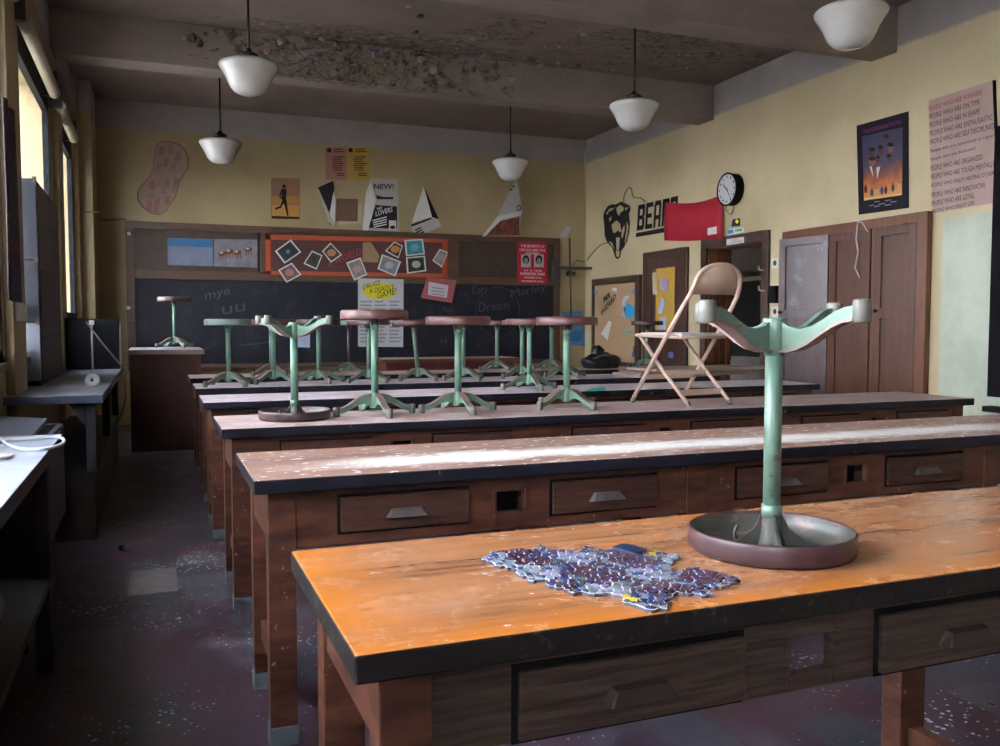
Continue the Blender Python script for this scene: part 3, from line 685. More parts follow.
# blackboard
bx0, bx1 = -.28, 5.29; zt, zm, zb_ = 2.385, 1.775, .66
bb = thing('blackboard', 'wide dark slate blackboard in a brown wooden frame with tack panels above', 'blackboard', (2.5, YW-.02, zb_)); O = bb.location; yb = YW-.05
f = MB(); f.box(bx0, bx0+.09, yb, YW-.001, zb_, zt); f.box(bx1-.1, bx1, yb, YW-.001, zb_, zt); 
for z0, z1 in ((zt-.08, zt), (zm-.05, zm+.05), (zb_, zb_+.05)): f.box(bx0+.09, bx1-.1, yb, YW-.001, z0, z1)
f.box(1.24, 1.30, yb, YW-.001, zm+.05, zt-.08); f.box(3.62, 3.80, yb, YW-.001, zm+.05, zt-.08)
f.build('frame', 'board_wood', bb, O, bevel=.004)
MB().box(bx0+.05, bx1-.08, YW-.03, YW-.002, zm, zt-.05).build('tack_panel', mat('tack', (.062, .038, .024), (.045, .026, .018), .6, 9), bb, O)
MB().box(bx0+.05, bx1-.08, YW-.03, YW-.002, zb_+.04, zm).build('slate', 'slate', bb, O)
MB().box(bx0, bx1, YW-.14, YW-.05, zb_+.0, zb_+.025).build('chalk_tray', 'board_wood', bb, O, bevel=.003)
for (x, y) in ((129, 234), (128.5, 308)):
    c = on_back(x, y, .06); MB().box(c.x-.02, c.x+.02, c.y-.01, c.y+.01, c.z-.02, c.z+.02).build('white_knob', 'paper', bb, O, bevel=.006)
for (tx, a, c, h) in (('Cars', (471, 295), (486, 293), 9), ('Dream', (478, 312), (508, 309), 9), ('Marley', (510, 300), (545, 293), 10), ('Anne', (441, 312), (453, 312), 6), ('M . . e', (440, 345), (462, 344), 6), ('mye', (205, 303), (230, 297), 9), ('uu', (222, 315), (245, 311), 8)):
    lettering(tx, 'B', a, c, h, 'chalk', bb, O, .032, 'chalk_writing')
g = MB(); g.tube([on_back(*q, .032) for q in ell(497, 312, 22, 25, 24) + [(519, 312)]], .004, 5); g.build('chalk_circle', 'chalk', bb, O); g = MB(); g.tube([on_back(x, y, .032) for x, y in ((240, 345), (262, 343), (285, 338), (305, 341))], .004, 5); g.build('chalk_stroke', 'chalk', bb, O)
# orange-bordered board with snapshots
ob = thing('display_board', 'long maroon display panel with an orange paper border over the blackboard', 'bulletin board', on_back(355, 276, .06)); O = ob.location
sheet('maroon_panel', 0, 0, 'B', [(265, 275), (446, 276), (446, 240), (265, 236)], colm('maroon', (.10, .045, .04)), .055, .006, parent=ob, origin=O)
org_ = colm('orange_paper', (.42, .09, .04))
for q in ([(265, 240), (446, 243), (446, 239.5), (265, 235)], [(265, 275), (446, 277.5), (446, 274), (265, 271)], [(265, 275), (270, 275), (270, 236), (265, 235)], [(441, 277), (446, 277), (446, 240), (441, 240)]):
    sheet('orange_border', 0, 0, 'B', q, org_, .062, .004, parent=ob, origin=O)
lettering("n WORLD", 'B', (328, 267), (360, 255), 7, colm('magenta', (.35, .05, .10)), ob, O, .068)
cr = lambda x, y: (250+x/4.762, 220+y/4.762)
PH = [([(115, 150), (190, 95), (240, 155), (160, 210)], 'snap_dark', 'dark night-sky snapshot at the top left of the orange-bordered panel', (.02, .03, .05), (.15, .2, .25)),
      ([(130, 240), (195, 205), (240, 262), (170, 300)], 'x', 'pink and purple snapshot hanging below the left end of the panel', (.20, .09, .12), (.4, .2, .15)),
      ([(250, 210), (290, 148), (340, 170), (312, 238)], 'x', 'half-folded white snapshot, third from the left on the panel', (.04, .035, .03), (.05, .04, .04)),
      ([(338, 150), (378, 110), (433, 168), (380, 205)], 'x', 'snapshot with an orange figure, folded corner, before the magenta letters', (.05, .04, .04), (.5, .22, .1)),
      ([(452, 205), (520, 180), (552, 262), (490, 290)], 'x', 'pale pinkish snapshot below the magenta letters', (.30, .24, .22), (.42, .30, .26)),
      ([(600, 235), (622, 165), (712, 200), (685, 270)], 'x', 'grey-blue cloudy snapshot at the lower middle right', (.22, .24, .28), (.38, .38, .42)),
      ([(636, 150), (680, 105), (720, 125), (700, 185)], 'x', 'snapshot of a glowing orange ball on black', (.03, .025, .025), (.6, .20, .05)),
      ([(728, 98), (815, 93), (825, 165), (735, 175)], 'x', 'bright teal blue snapshot at the upper right of the panel', (.05, .27, .34), (.12, .38, .45)),
      ([(735, 180), (825, 172), (832, 245), (740, 257)], 'x', 'black snapshot of a pale round planet', (.02, .025, .025), (.42, .40, .33)),
      ([(860, 195), (895, 140), (935, 155), (905, 228)], 'x', 'rightmost small grey folded snapshot on the panel', (.25, .24, .22), (.3, .28, .25))]
for i, (q, _, lab, c1, c2) in enumerate(PH):
    pts = [cr(*p) for p in q]; cx = sum(p[0] for p in pts)/4; cy_ = sum(p[1] for p in pts)/4
    o, o_ = sheet('snapshot', lab, 'photo', 'B', pts, 'paper', .074+.002*(i % 3), .0015, group='snapshots pinned on the display panel')
    k = .84; im = [(cx+(x-cx)*k, cy_+(y-cy_)*k) for x, y in pts]
    blot('B', im, mat('snap%d' % i, c1, tuple(x*.5 for x in c1), .4, 14), o, o_, .0815, 'picture_area')
    blot('B', ell(cx, cy_, 4.5 if i not in (0, 2) else 2, 3.6 if i != 0 else 2), colm('snapc%d' % i, c2), o, o_, .083, 'picture_subject')
sheet('paper_sheet', 'torn tan paper scrap pinned in the middle of the orange-bordered panel', 'paper', 'B', [cr(*p) for p in [(530, 110), (570, 108), (612, 175), (600, 205), (530, 200)]], colm('tanpaper', (.30, .20, .11)), .072)
# posters above and on the board
o, q = sheet('poster', 'faded blue mountain landscape poster left on the tack panel', 'poster', 'B', [(167.5, 265.5), (213, 266.5), (212.5, 239.5), (167.5, 238.5)], mat('bluepost', (.17, .19, .27), (.12, .12, .18), .5, 6), .055)
blot('B', [(168, 246), (212, 248), (212, 240), (168, 239)], colm('bluesky', (.05, .15, .30)), o, q, .0585)
o, q = sheet('poster', 'poster of running brown horses right of the blue landscape', 'poster', 'B', [(213.5, 266.5), (257, 268), (257, 240), (213.5, 239.5)], mat('horsepost', (.22, .20, .22), (.12, .12, .15), .5, 9), .055)
for cx, cy_ in ((222, 254), (229, 252), (237, 253), (248, 250)):
    blot('B', ell(cx, cy_, 4.2, 2.4, 12, -.2), colm('horse', (.16, .06, .035)), o, q, .0585, 'horse_shape')
    blot('B', ell(cx-1, cy_-1, 1.8, 1.2, 10), colm('horsew', (.45, .38, .35)), o, q, .0595, 'horse_shape')
    for dx in (-2.5, 0, 2.5): blot('B', [(cx+dx, cy_+6), (cx+dx+.8, cy_+6), (cx+dx+.9, cy_+1), (cx+dx-.1, cy_+1)], colm('horse', (.1, .04, .03)), o, q, .0585, 'horse_shape')
o, q = sheet('poster', 'sunset poster with the black silhouette of a runner', 'poster', 'B', [(271, 219), (300, 219.5), (300, 178.5), (271, 178)], mat('sunset', (.26, .13, .07), (.19, .09, .06), .5, 5), .004)
blot('B', [(272, 217), (299, 217.5), (299, 205), (272, 205)], colm('sunglow', (.50, .26, .06)), o, q, .0075)
blot('B', [(272, 204), (299, 204), (299, 196), (272, 196)], colm('sunglow2', (.38, .18, .06)), o, q, .0075)
for pl in (ell(284, 186.5, 1.7, 2.2, 10), [(282, 200), (286, 200), (286.5, 189), (281.5, 189)], [(283, 200), (286, 199), (288.5, 216), (287, 216), (285, 207)], [(282, 201), (285, 199), (281, 208), (275, 210), (275, 208), (280, 206)], [(281, 190), (283, 190), (280.5, 196), (283, 199), (282, 200), (279, 196)], [(272, 218.5), (299, 219), (299, 217), (272, 216)]):
    blot('B', pl, 'ink', o, q, .0095, 'runner_silhouette')
for (x0, x1, cn, cc, lab) in ((325.5, 346.5, 'pinksheet', (.36, .17, .13), 'pink printed sheet high on the back wall'), (347, 369, 'goldsheet', (.42, .27, .06), 'golden printed sheet beside the pink one')):
    o, q = sheet('paper_sheet', lab, 'paper', 'B', [(x0, 179.5), (x1, 180.5), (x1, 147.5), (x0, 147)], colm(cn, cc))
    blot('B', ell(x0+3.5, 150.3, 2.3, 2.3), colm('darkdot', (.05, .015, .015)), o, q, .0075, 'emblem')
    for k in range(11):
        yy = 149+k*2.2+(3 if k > 1 else 0); a_ = x0+8 if k < 2 else x0+6+(k % 3)*.8
        if k > 8: a_ = x0+11; yy += 1
        blot('B', rect(a_, yy, min(x1-2.5, a_+10+(k*7 % 4)-1), yy+1.1), colm('textbrown', (.10, .05, .035)), o, q, .0075, 'printed_line')
o, q = sheet('paper_sheet', 'cream sheet half covered by the brown square card', 'paper', 'B', [(338, 225), (361, 223), (362, 203), (340, 203)], colm('cream', (.48, .40, .25)), .003)
o, q = sheet('card', 'plain square brown card over the cream sheet', 'card', 'B', [(336, 221), (357.5, 221.5), (358, 199), (336.5, 198.5)], colm('browncard', (.16, .085, .065)), .008)
cr2 = lambda x, y: (355+x/10.53, 170+y/10.53)
def folded(label, parts):
    t = None
    for i, (pts, m, off) in enumerate(parts):
        if i == 0: t, q = sheet('poster', label, 'poster', 'B', pts, m, off, .001)
        else: sheet('folded_flap' if m in ('paper', 'paper_grey') else 'printed_area', 0, 0, 'B', pts, m, off, .001, parent=t, origin=q)
    return t, q
t, q = folded('curled black poster with white back hanging left of the brown card', [([(317, 188), (333, 181), (334, 190), (330, 226), (325, 210)], 'ink', .02), ([(316, 187), (318, 189), (333, 223), (334, 227), (328, 222)], 'paper_grey', .03), ([(333, 192), (335, 200), (334, 224), (329, 214)], 'paper', .035)])
t, q = folded('tall newsprint poster with black print and a folded left edge', [([cr2(*p) for p in [(75, 670), (460, 680), (450, 100), (160, 90)]], 'paper_grey', .012), ([cr2(*p) for p in [(140, 610), (440, 620), (440, 385), (215, 370)]], 'ink', .015), ([cr2(*p) for p in [(70, 665), (125, 668), (215, 320), (160, 120), (110, 240)]], 'paper', .03), ([cr2(*p) for p in [(215, 265), (300, 285), (400, 285), (400, 310), (230, 310)]], colm('inkdark', (.03, .025, .03)), .016)])
lettering('NEW!', 'B', cr2(195, 205), cr2(405, 205), 5.5, colm('inkdark', (.03, .025, .03)), t, q, .018, bold=.02)
lettering('THE', 'B', cr2(225, 430), cr2(280, 410), 2.6, 'ink_white', t, q, .018); lettering('LOVERS', 'B', cr2(215, 490), cr2(390, 440), 5, 'ink_white', t, q, .018)
for k in range(4): blot('B', [cr2(x, y) for x, y in [(180+k*5, 530+k*22), (330, 490+k*26), (330, 500+k*26), (180+k*5, 542+k*22)]], 'ink_white', t, q, .018, 'printed_line')
blot('B', [cr2(*p) for p in [(355, 630), (430, 632), (430, 535), (355, 532)]], 'paper', t, q, .018)
blot('B', ell(392/10.53+355, 605/10.53+170, 2.6, 1.8), 'ink', t, q, .020)
t, q = folded('pointed poster folded into a white triangle right of the newsprint one', [([cr2(*p) for p in [(580, 590), (635, 718), (905, 590), (715, 180)]], 'paper_grey', .012), ([cr2(*p) for p in [(590, 560), (800, 495), (715, 180), (640, 400)]], 'paper', .04), ([cr2(*p) for p in [(800, 495), (880, 520), (725, 185), (717, 190)]], 'ink', .016), ([cr2(*p) for p in [(585, 575), (800, 500), (800, 520), (590, 600)]], 'ink', .016)])
for k in range(3): blot('B', [cr2(x, y) for x, y in [(625+k*14, 630+k*22), (690+k*14, 600+k*22), (697+k*14, 612+k*22), (632+k*14, 645+k*22)]], 'ink', t, q, .018, 'printed_line')
cr3 = lambda x, y: (430+x/5.74, 100+y/5.74)
t, q = folded('curled poster with a red and black corner at the right end of the blackboard top', [([cr3(*p) for p in [(475, 470), (490, 470), (518, 640), (500, 785), (290, 785), (380, 660)]], 'paper_grey', .07), ([cr3(*p) for p in [(385, 700), (500, 672), (500, 780), (310, 783)]], mat('redblack', (.30, .07, .03), (.02, .015, .02), .4, 16), .076), ([cr3(*p) for p in [(287, 787), (300, 786), (400, 690), (505, 668), (520, 640), (380, 670)]], 'paper', .08)])
blot('B', ell(*cr3(467, 502), 1.2, 1), 'ink', t, q, .078); blot('B', ell(*cr3(455, 520), 1.2, 1), 'ink', t, q, .078)
lettering('O', 'B', cr3(485, 642), cr3(510, 642), 6.5, 'ink', t, q, .078)
# red notice with two portraits
o, q = sheet('poster', 'red notice with two small portraits at the right end of the tack panel', 'poster', 'B', [(516, 283), (545.5, 284), (545.5, 242.5), (515.5, 241.5)], colm('notice_red', (.42, .02, .045)), .055)
for (tx, a, c, h) in (('THE BENEFITS OF', (519, 247.5), (543, 248), 2.6), ('DRUGS ARE THE', (518, 251.5), (543.5, 252), 2.6), ('HAZARD', (524, 254.5), (538, 255), 2), ('AT A TIME', (522, 271.5), (540, 272), 1.6), ('SUPPORTERS THERE', (518.5, 275.2), (543, 275.7), 2.6), ('ANYWHERE AT ALL', (522, 278.5), (540, 279), 1.7), ('PARTNERSHIP OF ALL', (520, 282), (542, 282.6), 1.6)):
    lettering(tx, 'B', a, c, h, 'ink_white', o, q, .0595)
for x in (519.5, 532.5):
    blot('B', rect(x, 254.8, x+9.5, 267.5), colm('phgrey', (.40, .36, .36)), o, q, .059, 'portrait'); blot('B', ell(x+4.7, 260, 3.4, 4.6), 'ink', o, q, .0600, 'portrait'); blot('B', ell(x+4.7, 261.3, 2.1, 3.3), colm('face_g', (.22, .22, .22)), o, q, .0610, 'portrait')
# anti-drug poster
o, q = sheet('poster', 'tall grey poster reading DRUGS A DEADLY GAME with yellow burst', 'poster', 'B', [(357, 346.5), (402, 347), (402.5, 279.5), (357, 278.5)], colm('drugpaper', (.46, .45, .47)), .055)
burst = []
for i in range(36):
    a = 2*PI*i/36; r = 1 if i % 2 else .82; burst.append((378.5+18.5*r*math.cos(a), 291+9.2*r*math.sin(a)))
blot('B', burst, colm('burst', (.60, .52, .03)), o, q, .0585, 'yellow_burst')
for (tx, a, c, h) in (('DRUGS', (362, 290), (379, 285), 5), ('A DEADLY', (368, 294), (393, 289), 5), ('GAME!', (376, 299), (395, 294), 6)): lettering(tx, 'B', a, c, h, 'ink', o, q, .061)
for c_ in range(3):
    for k in range(12): blot('B', rect(359+c_*14.5, 301+k*3.6, 371+c_*14.5-(k*5+c_*3) % 4, 302.6+k*3.6), colm('textgrey', (.26, .24, .26)), o, q, .0585, 'printed_line')
o, q = sheet('paper_sheet', 'crooked pink folder with a white label below the display panel', 'paper', 'B', [(419.5, 298), (450.5, 303), (455, 281), (426, 277)], colm('pinkfolder', (.36, .10, .11)), .056)
blot('B', [(426.5, 295), (445.5, 298), (447, 285.5), (427.5, 282)], colm('lilacpaper', (.50, .46, .52)), o, q, .060, 'white_label')
for k in range(3): blot('B', [(430, 287+k*3.2), (443, 288.6+k*3.2), (443, 289.8+k*3.2), (430, 288.2+k*3.2)], colm('textgrey', (.2, .2, .2)), o, q, .0615, 'printed_line')
o, q = sheet('paper_sheet', 'small bluish-white sheet taped low on the blackboard', 'paper', 'B', [(296.5, 347), (309.5, 347.5), (309.5, 333), (296.5, 332.5)], colm('bluewhite', (.42, .45, .60)), .034)
# footprint cut-out
cr4 = lambda x, y: (130+x/8.77, 135+y/8.77)
fp = [(240, 90), (290, 60), (350, 65), (420, 85), (480, 140), (505, 210), (500, 290), (465, 350), (430, 410), (410, 480), (395, 540), (350, 600), (320, 660), (260, 695), (190, 680), (120, 630), (80, 570), (75, 500), (110, 440), (170, 370), (205, 300), (215, 220), (215, 150)]
o, q = sheet('footprint_cutout', 'large pink footprint-shaped paper with taped notes, left on the back wall', 'wall decoration', 'B', [cr4(*p) for p in fp][::-1], colm('footpink', (.33, .21, .18)), .004)
kx = [cr4(290+(x-290)*1.07, 380+(y-380)*1.03) for x, y in fp][::-1]
sheet('dark_outline', 0, 0, 'B', kx, colm('footdark', (.17, .11, .065)), .001, .002, parent=o, origin=q)
fr_ = [colm('footred', (.28, .145, .125)), colm('footgrey', (.25, .19, .165)), colm('footred2', (.29, .155, .13))]
for i, (x, y) in enumerate([(245, 100), (325, 90), (390, 150), (285, 200), (350, 240), (225, 240), (170, 400), (235, 380), (295, 380), (375, 370), (150, 510), (210, 545), (295, 530), (270, 440), (195, 620), (140, 585), (360, 430)]):
    blot('B', [cr4(x, y+75), cr4(x+45, y+85), cr4(x+58, y+8), cr4(x+14, y)], fr_[i % 3], o, q, .0075, 'taped_note')
# bracket arm, conduit and paper at the right of the board
b = MB(); c = on_back(552, 270, .07)
br = thing('wall_bracket', 'dark metal swivel shelf bracket at the right end of the blackboard', 'bracket', c); O = c
pa, pb = on_back(549, 261, .07), on_back(556, 282, .07)
MB().box(pa.x, pb.x, pa.y-.06, pa.y, pb.z, pa.z).build('mount_box', mat('bracket', (.07, .06, .065), (.04, .035, .04), .5), br, O, bevel=.004)
pa, pb = on_back(549, 267, .1), on_back(587, 270.5, .1)
MB().box(pa.x, pb.x, pa.y-.12, pa.y, pb.z, pa.z).build('arm', 'iron_dark', br, O, bevel=.004)
pa, pb = on_back(566, 239, .12), on_back(567.5, 330, .12)
MB().tube([pb, pa], .012, 10).build('upright_rod', 'iron_dark', br, O)
pb = on_back(567, 272, .12); MB().box(pb.x-.05, pb.x+.05, pb.y-.05, pb.y+.05, pb.z-.06, pb.z).build('clamp', 'iron_dark', br, O, bevel=.004)
o, q = sheet('poster', 'blue printed sheet low on the wall between blackboard and corner', 'poster', 'B', [(563, 345), (585, 346), (583, 311), (562, 312)], mat('bluepr', (.10, .24, .38), (.05, .12, .25), .5, 18), .004)
blot('B', rect(565, 316, 579, 325), colm('deepblue', (.02, .05, .12)), o, q, .0075); blot('B', rect(566, 331, 581, 341), colm('midblue', (.05, .14, .3)), o, q, .0075)
sheet('paper_sheet', 'pale lilac torn paper scrap stuck above the bracket rod', 'paper', 'B', [(559, 237), (566, 238), (571, 227), (567, 226), (562, 231)], colm('lilacscrap', (.42, .38, .42)), .004)
def cable(name, label, cat, pts, r, m, org=None):
    P = [Vector(p) for p in pts]; Q = []
    for i in range(len(P)-1):
        p0, p1, p2, p3 = P[max(i-1, 0)], P[i], P[i+1], P[min(i+2, len(P)-1)]
        for t in [k/5 for k in range(5)]:
            Q.append(.5*((2*p1)+(-p0+p2)*t+(2*p0-5*p1+4*p2-p3)*t*t+(-p0+3*p1-3*p2+p3)*t**3))
    Q.append(P[-1]); b = MB(); b.tube(Q, r, 8); return tag(b.build(name, m, origin=P[0]), label, cat)
cable('wire', 'loose brown wire looping above the bear head decal', 'wire', [on_right(*p, .01) for p in [(624, 203), (625, 195), (629, 188), (632, 189), (634, 197), (641, 198), (646, 202)]], .007, 'conduit')
cable('wire', 'dark wire crossing the corner from the bracket to the bear head decal', 'wire', [on_back(570, 266, .1), on_back(576, 261, .02), on_back(585.5, 262, .02), on_right(589, 259, .02), on_right(596, 250, .01), on_right(603, 244, .01), on_right(609, 243, .01)], .007, 'iron_dark')
cp = [on_back(x, y, .02) for x, y in ((126, 220), (110, 220), (104, 220))]
cable('conduit_pipe', 'thin painted conduit bending around the corner column above the blackboard', 'pipe', cp + [on_y(101, 218, 10.8), on_y(98.5, 213, 10.40), on_y(90, 212, 10.40), on_y(84, 212, 10.40)], .009, 'conduit')
cable('conduit_pipe', 'vertical painted conduit running down the back wall beside the corner', 'pipe', [on_back(588.5, 139, .012)+Vector((-.06, 0, -.02)), on_back(589, 365, .012)+Vector((-.06, 0, 0))], .012, 'wall')
# right wall: bear head, BEARS lettering, red cloth
cr5 = lambda x, y: (590+x/9.32, 185+y/9.32)
bh = [(125, 290), (135, 250), (165, 200), (200, 180), (245, 180), (290, 155), (330, 170), (375, 195), (380, 230), (365, 270), (375, 350), (370, 430), (350, 520), (320, 580), (295, 610), (285, 670), (262, 692), (240, 680), (220, 620), (205, 580), (160, 530), (138, 470), (135, 380)]
o, q = sheet('bear_decal', 'black bear head decal painted beside the bold black lettering', 'wall decal', 'R', [cr5(*p) for p in bh][::-1], 'ink', .003, .001)
tan_ = colm('bear_tan', (.42, .33, .18)); 
for pl in ([(150, 265), (190, 215), (235, 215), (245, 200), (215, 235), (180, 250), (165, 280)], [(250, 215), (285, 185), (320, 210), (315, 240), (290, 255), (275, 290), (255, 260)], [(330, 215), (365, 205), (350, 225), (330, 240)], [(180, 310), (205, 290), (200, 330), (185, 340)], [(205, 370), (250, 330), (285, 360), (295, 430), (280, 440), (265, 420), (245, 440), (225, 450), (210, 410)], [(345, 340), (362, 380), (350, 480), (325, 560), (335, 470), (345, 420)], [(300, 420), (325, 370), (328, 420), (305, 500), (295, 480)], [(180, 520), (210, 540), (230, 600), (215, 580)], [(245, 610), (280, 612), (278, 660), (262, 675), (248, 660)]):
    blot('R', [cr5(*p) for p in pl], tan_, o, q, .006, 'light_marking')
blot('R', [cr5(*p) for p in [(248, 490), (282, 490), (275, 600), (252, 605)]], colm('tongue', (.45, .33, .28)), o, q, .007, 'tongue')
cr6 = lambda x, y: (590+x/7.69, 180+y/7.69)
bw = thing('wall_lettering', 'bold black word BEARS with an underline bar, partly behind the red cloth', 'lettering', on_right(660, 230, .003)); O = bw.location
LT = {'B': [[(0, 0), (1, 0), (1, 1), (0, 1)]], }
def slant(x, y, i):                            # letter grid -> photo measure (letters lean and rise to the right)
    L0 = [(360, 425), (695, 300)]               # along the baseline: 0..5
    bxp = 362 + 63*(i + x*.86); by = 390 - (bxp-362)*.163; tp = 195 - (bxp-362)*.245
    yy = by + (tp-by)*y; return cr6(bxp + y*12, yy)
ST = {'B': [(0, 0, .3, 1), (0, .82, .9, 1), (0, .42, .9, .58), (0, 0, .9, .18), (.68, .05, 1, .46), (.68, .54, 1, .95)],
      'E': [(0, 0, .3, 1), (0, .82, 1, 1), (0, .42, .85, .58), (0, 0, 1, .18)],
      'A': [(0, 0, .3, .9), (.7, 0, 1, .9), (.1, .82, .9, 1), (0, .3, 1, .46)],
      'R': [(0, 0, .3, 1), (0, .82, .9, 1), (.7, .5, 1, .95), (0, .40, .9, .56), (.6, 0, .95, .42)],
      'S': [(0, .82, 1, 1), (0, .5, .3, .95), (0, .42, 1, .58), (.7, .05, 1, .5), (0, 0, 1, .18), (.7, .66, 1, .9)]}
for i, chh in enumerate('BEARS'):
    b = MB()
    for (x0, y0, x1, y1) in ST[chh]:
        P = [on_right(*slant(x, y, i), .004) for x, y in ((x0, y0), (x1, y0), (x1, y1), (x0, y1))]; b.prism(P, (-.0015, 0, 0))
    b.build('letter', 'ink', bw, O)
b = MB(); P = [on_right(*cr6(x, y), .004) for x, y in ((355, 440), (660, 388), (660, 350), (358, 408))]; b.prism(P, (-.0015, 0, 0)); b.build('underline_bar', 'ink', bw, O)
b = MB(); n = 12; G = []
for i in range(n+1):
    u = i/n; tx = 667+u*58.5; ty = 202.5 + 2.4*math.sin(u*PI*.9) - u*u*8.5 + (0 if u < .5 else 0); by = 240.5+1.5*math.sin(u*PI)-u*2.5
    off = .03+.012*math.sin(u*9)
    G.append((on_right(tx, ty, off), on_right(tx-.3, (ty+by)/2, off+.008), on_right(tx-.5+u*.5, by, off)))
b.add([p for g_ in G for p in g_], [(i*3+j, (i+1)*3+j, (i+1)*3+j+1, i*3+j+1) for i in range(n) for j in range(2)], 0, True)
q = on_right(693, 220, .03); rc = b.build('cloth_banner', mat('redcloth', (.42, .012, .03), (.34, .008, .025), .75, 30, bmp=.1), origin=q)
tag(rc, 'bright red cloth hung over the end of the black lettering', 'banner'); rc.modifiers.new('thick', 'SOLIDIFY').thickness = .004
sheet('white_tag', 0, 0, 'R', [(711.5, 235.5), (720.5, 234), (720.5, 226.5), (711.5, 228.5)], 'paper', .05, .001, parent=rc, origin=q)
# clock
cc = on_right(731, 189.5, 0); ck = thing('wall_clock', 'round black-rimmed wall clock above the open doorway', 'clock', (XR, 7.765, 2.595)); O = ck.location
R_ = Matrix.Rotation(-PI/2, 3, 'Y')
def lx(prof, mts, name, par, n=40, mis=None):
    b = MB().lathe(prof, n, mis=mis); b.v = [R_ @ v + O for v in b.v]; return b.build(name, mts, par, O)
lx([(.150, 0), (.165, .005), (.165, .09), (.172, .095), (.172, .105), (.158, .108), (.155, .098)], 'win_black', 'case', ck)
fc = lx([(0, .097), (.156, .097)], colm('clockface', (.52, .50, .50), .4), 'clock_face', ck)
for k in range(12):
    a = k*PI/6; r = .128; b = MB(); c = O+Vector((-.0985, math.sin(a)*r, math.cos(a)*r)); d = .011
    b.prism([c+Vector((0, d*math.cos(t), d*1.3*math.sin(t))) for t in (0, 1.57, 3.14, 4.71)], (-.001, 0, 0)); b.build('hour_mark', 'ink', ck, O)
for (a, L, w_) in ((.85, .095, .008), (-2.55, .125, .006)):
    d = Vector((0, math.sin(a), math.cos(a))); n_ = Vector((0, d.z, -d.y)); c = O+Vector((-.100, 0, 0))
    MB().prism([c-d*.02-n_*w_, c-d*.02+n_*w_, c+d*L+n_*w_*.5, c+d*L-n_*w_*.5], (-.001, 0, 0)).build('hand', 'ink', ck, O)
cable('wire', 'two short frayed wires sticking out below the clock', 'wire', [on_right(728, 206, .02), on_right(728, 210, .03), on_right(730, 212, .03)], .006, 'conduit')
cable('wire', 'hooked stub of pipe below the clock, right of the short wire', 'wire', [on_right(735.5, 205, .02), on_right(736, 210, .04), on_right(734, 214, .04), on_right(732, 213.5, .04)], .007, 'conduit')
o, q = sheet('sticker', 'small dark square sticker with a yellow moon above the doorway', 'sticker', 'R', [(731.5, 227), (740.5, 225.8), (740, 218), (733, 219.5)], colm('navy', (.02, .05, .07))); blot('R', ell(737.5, 221.5, 1.6, 2), colm('moony', (.6, .55, .05)), o, q, .0065)
o, q = sheet('sticker', 'blue and white sticker just above the doorway casing', 'sticker', 'R', [(728, 235), (744, 232), (744, 227.5), (728.5, 229.5)], 'paper'); blot('R', [(728.5, 234), (734, 233.2), (734, 229.5), (728.5, 230.2)], colm('stblue', (.03, .22, .5)), o, q, .0065); blot('R', [(735.5, 232), (742.5, 231), (742.5, 228.4), (735.5, 229.5)], colm('stgreen', (.1, .35, .2)), o, q, .0065)
o, q = sheet('door_sign', 'white name sign on the casing above the open doorway', 'sign', 'R', [(729.5, 245.5), (747, 242.8), (747, 237), (729.5, 239.5)], 'paper', .037)
lettering('SCIENCE', 'R', (734, 241.6), (742, 240.4), 1.8, colm('inkblue', (.08, .09, .25)), o, q, .040); lettering('LABORATORY', 'R', (731, 244.4), (746, 242), 1.8, colm('inkblue', (.08, .09, .25)), o, q, .040)
for (y_, lab) in ((263, 'upper round-marked white notice beside the open doorway'), (311.5, 'lower round-marked white notice beside the ajar cupboard leaf')):
    o, q = sheet('notice', lab, 'notice', 'R', [(772, y_+5.5), (778.5, y_+5), (778.5, y_-5), (772, y_-4.5)], 'paper'); blot('R', ell(775.3, y_, 1.8, 2.8), colm('navy', (.02, .05, .07)), o, q, .0065, 'round_mark')
p0 = on_right(776, 295, 0); tag(MB().box(XR-.05, XR-.001, p0.y-.05, p0.y+.05, p0.z-.08, p0.z+.09).build('switch_box', 'win_black', origin=p0, bevel=.004), 'black wall box between the two white notices', 'switch')
# cork board in the corner
yA, yB, zA, zB = 9.62, 10.9, .60, 1.81
cb2 = thing('cork_board', 'tan cork board in a dark frame in the far right corner', 'bulletin board', (XR-.02, (yA+yB)/2, zA)); O = cb2.location
f = MB(); x0 = XR-.05; f.box(x0, XR-.001, yA, yA+.10, zA, zB); f.box(x0, XR-.001, yB-.06, yB, zA, zB); f.box(x0, XR-.001, yA+.10, yB-.06, zB-.09, zB); f.box(x0, XR-.001, yA+.10, yB-.06, zA, zA+.1); f.build('frame', 'frame_wood', cb2, O, bevel=.003)
MB().box(XR-.03, XR-.002, yA+.05, yB-.03, zA+.05, zB-.05).build('cork', mat('cork', (.42, .27, .15), (.34, .21, .11), .85, 60), cb2, O)
lettering('MR', 'R', (606, 303), (613, 297), 6, 'ink', cb2, O, .035, bold=.03); lettering('WIZARD', 'R', (603, 317), (618, 299), 6, 'ink', cb2, O, .035, bold=.03)
def cut(lab, pts, m, cat='paper cut-out', nm='paper_cutout'): return sheet(nm, lab, cat, 'R', pts, m, .034, .0015)
cut('blue round paper flask on the cork board', ell(632, 311, 5.5, 7.5, 14, -.2), colm('flaskblue', (.05, .30, .55)))
cut('white and blue curved paper strip left of the blue flask', [(624, 316), (628, 318), (629, 308), (627, 302), (632, 297), (631, 295), (626, 297), (624, 304), (626, 309)], colm('palebl', (.35, .45, .6)))
cut('white and black fan-shaped paper low on the cork board', [(603, 334), (610, 340), (614, 322), (611, 321)], 'paper')
cut('small teal paper strip on the cork board', [(626.5, 333), (634, 334), (634, 331), (627, 331)], colm('tealstrip', (.05, .4, .45)))
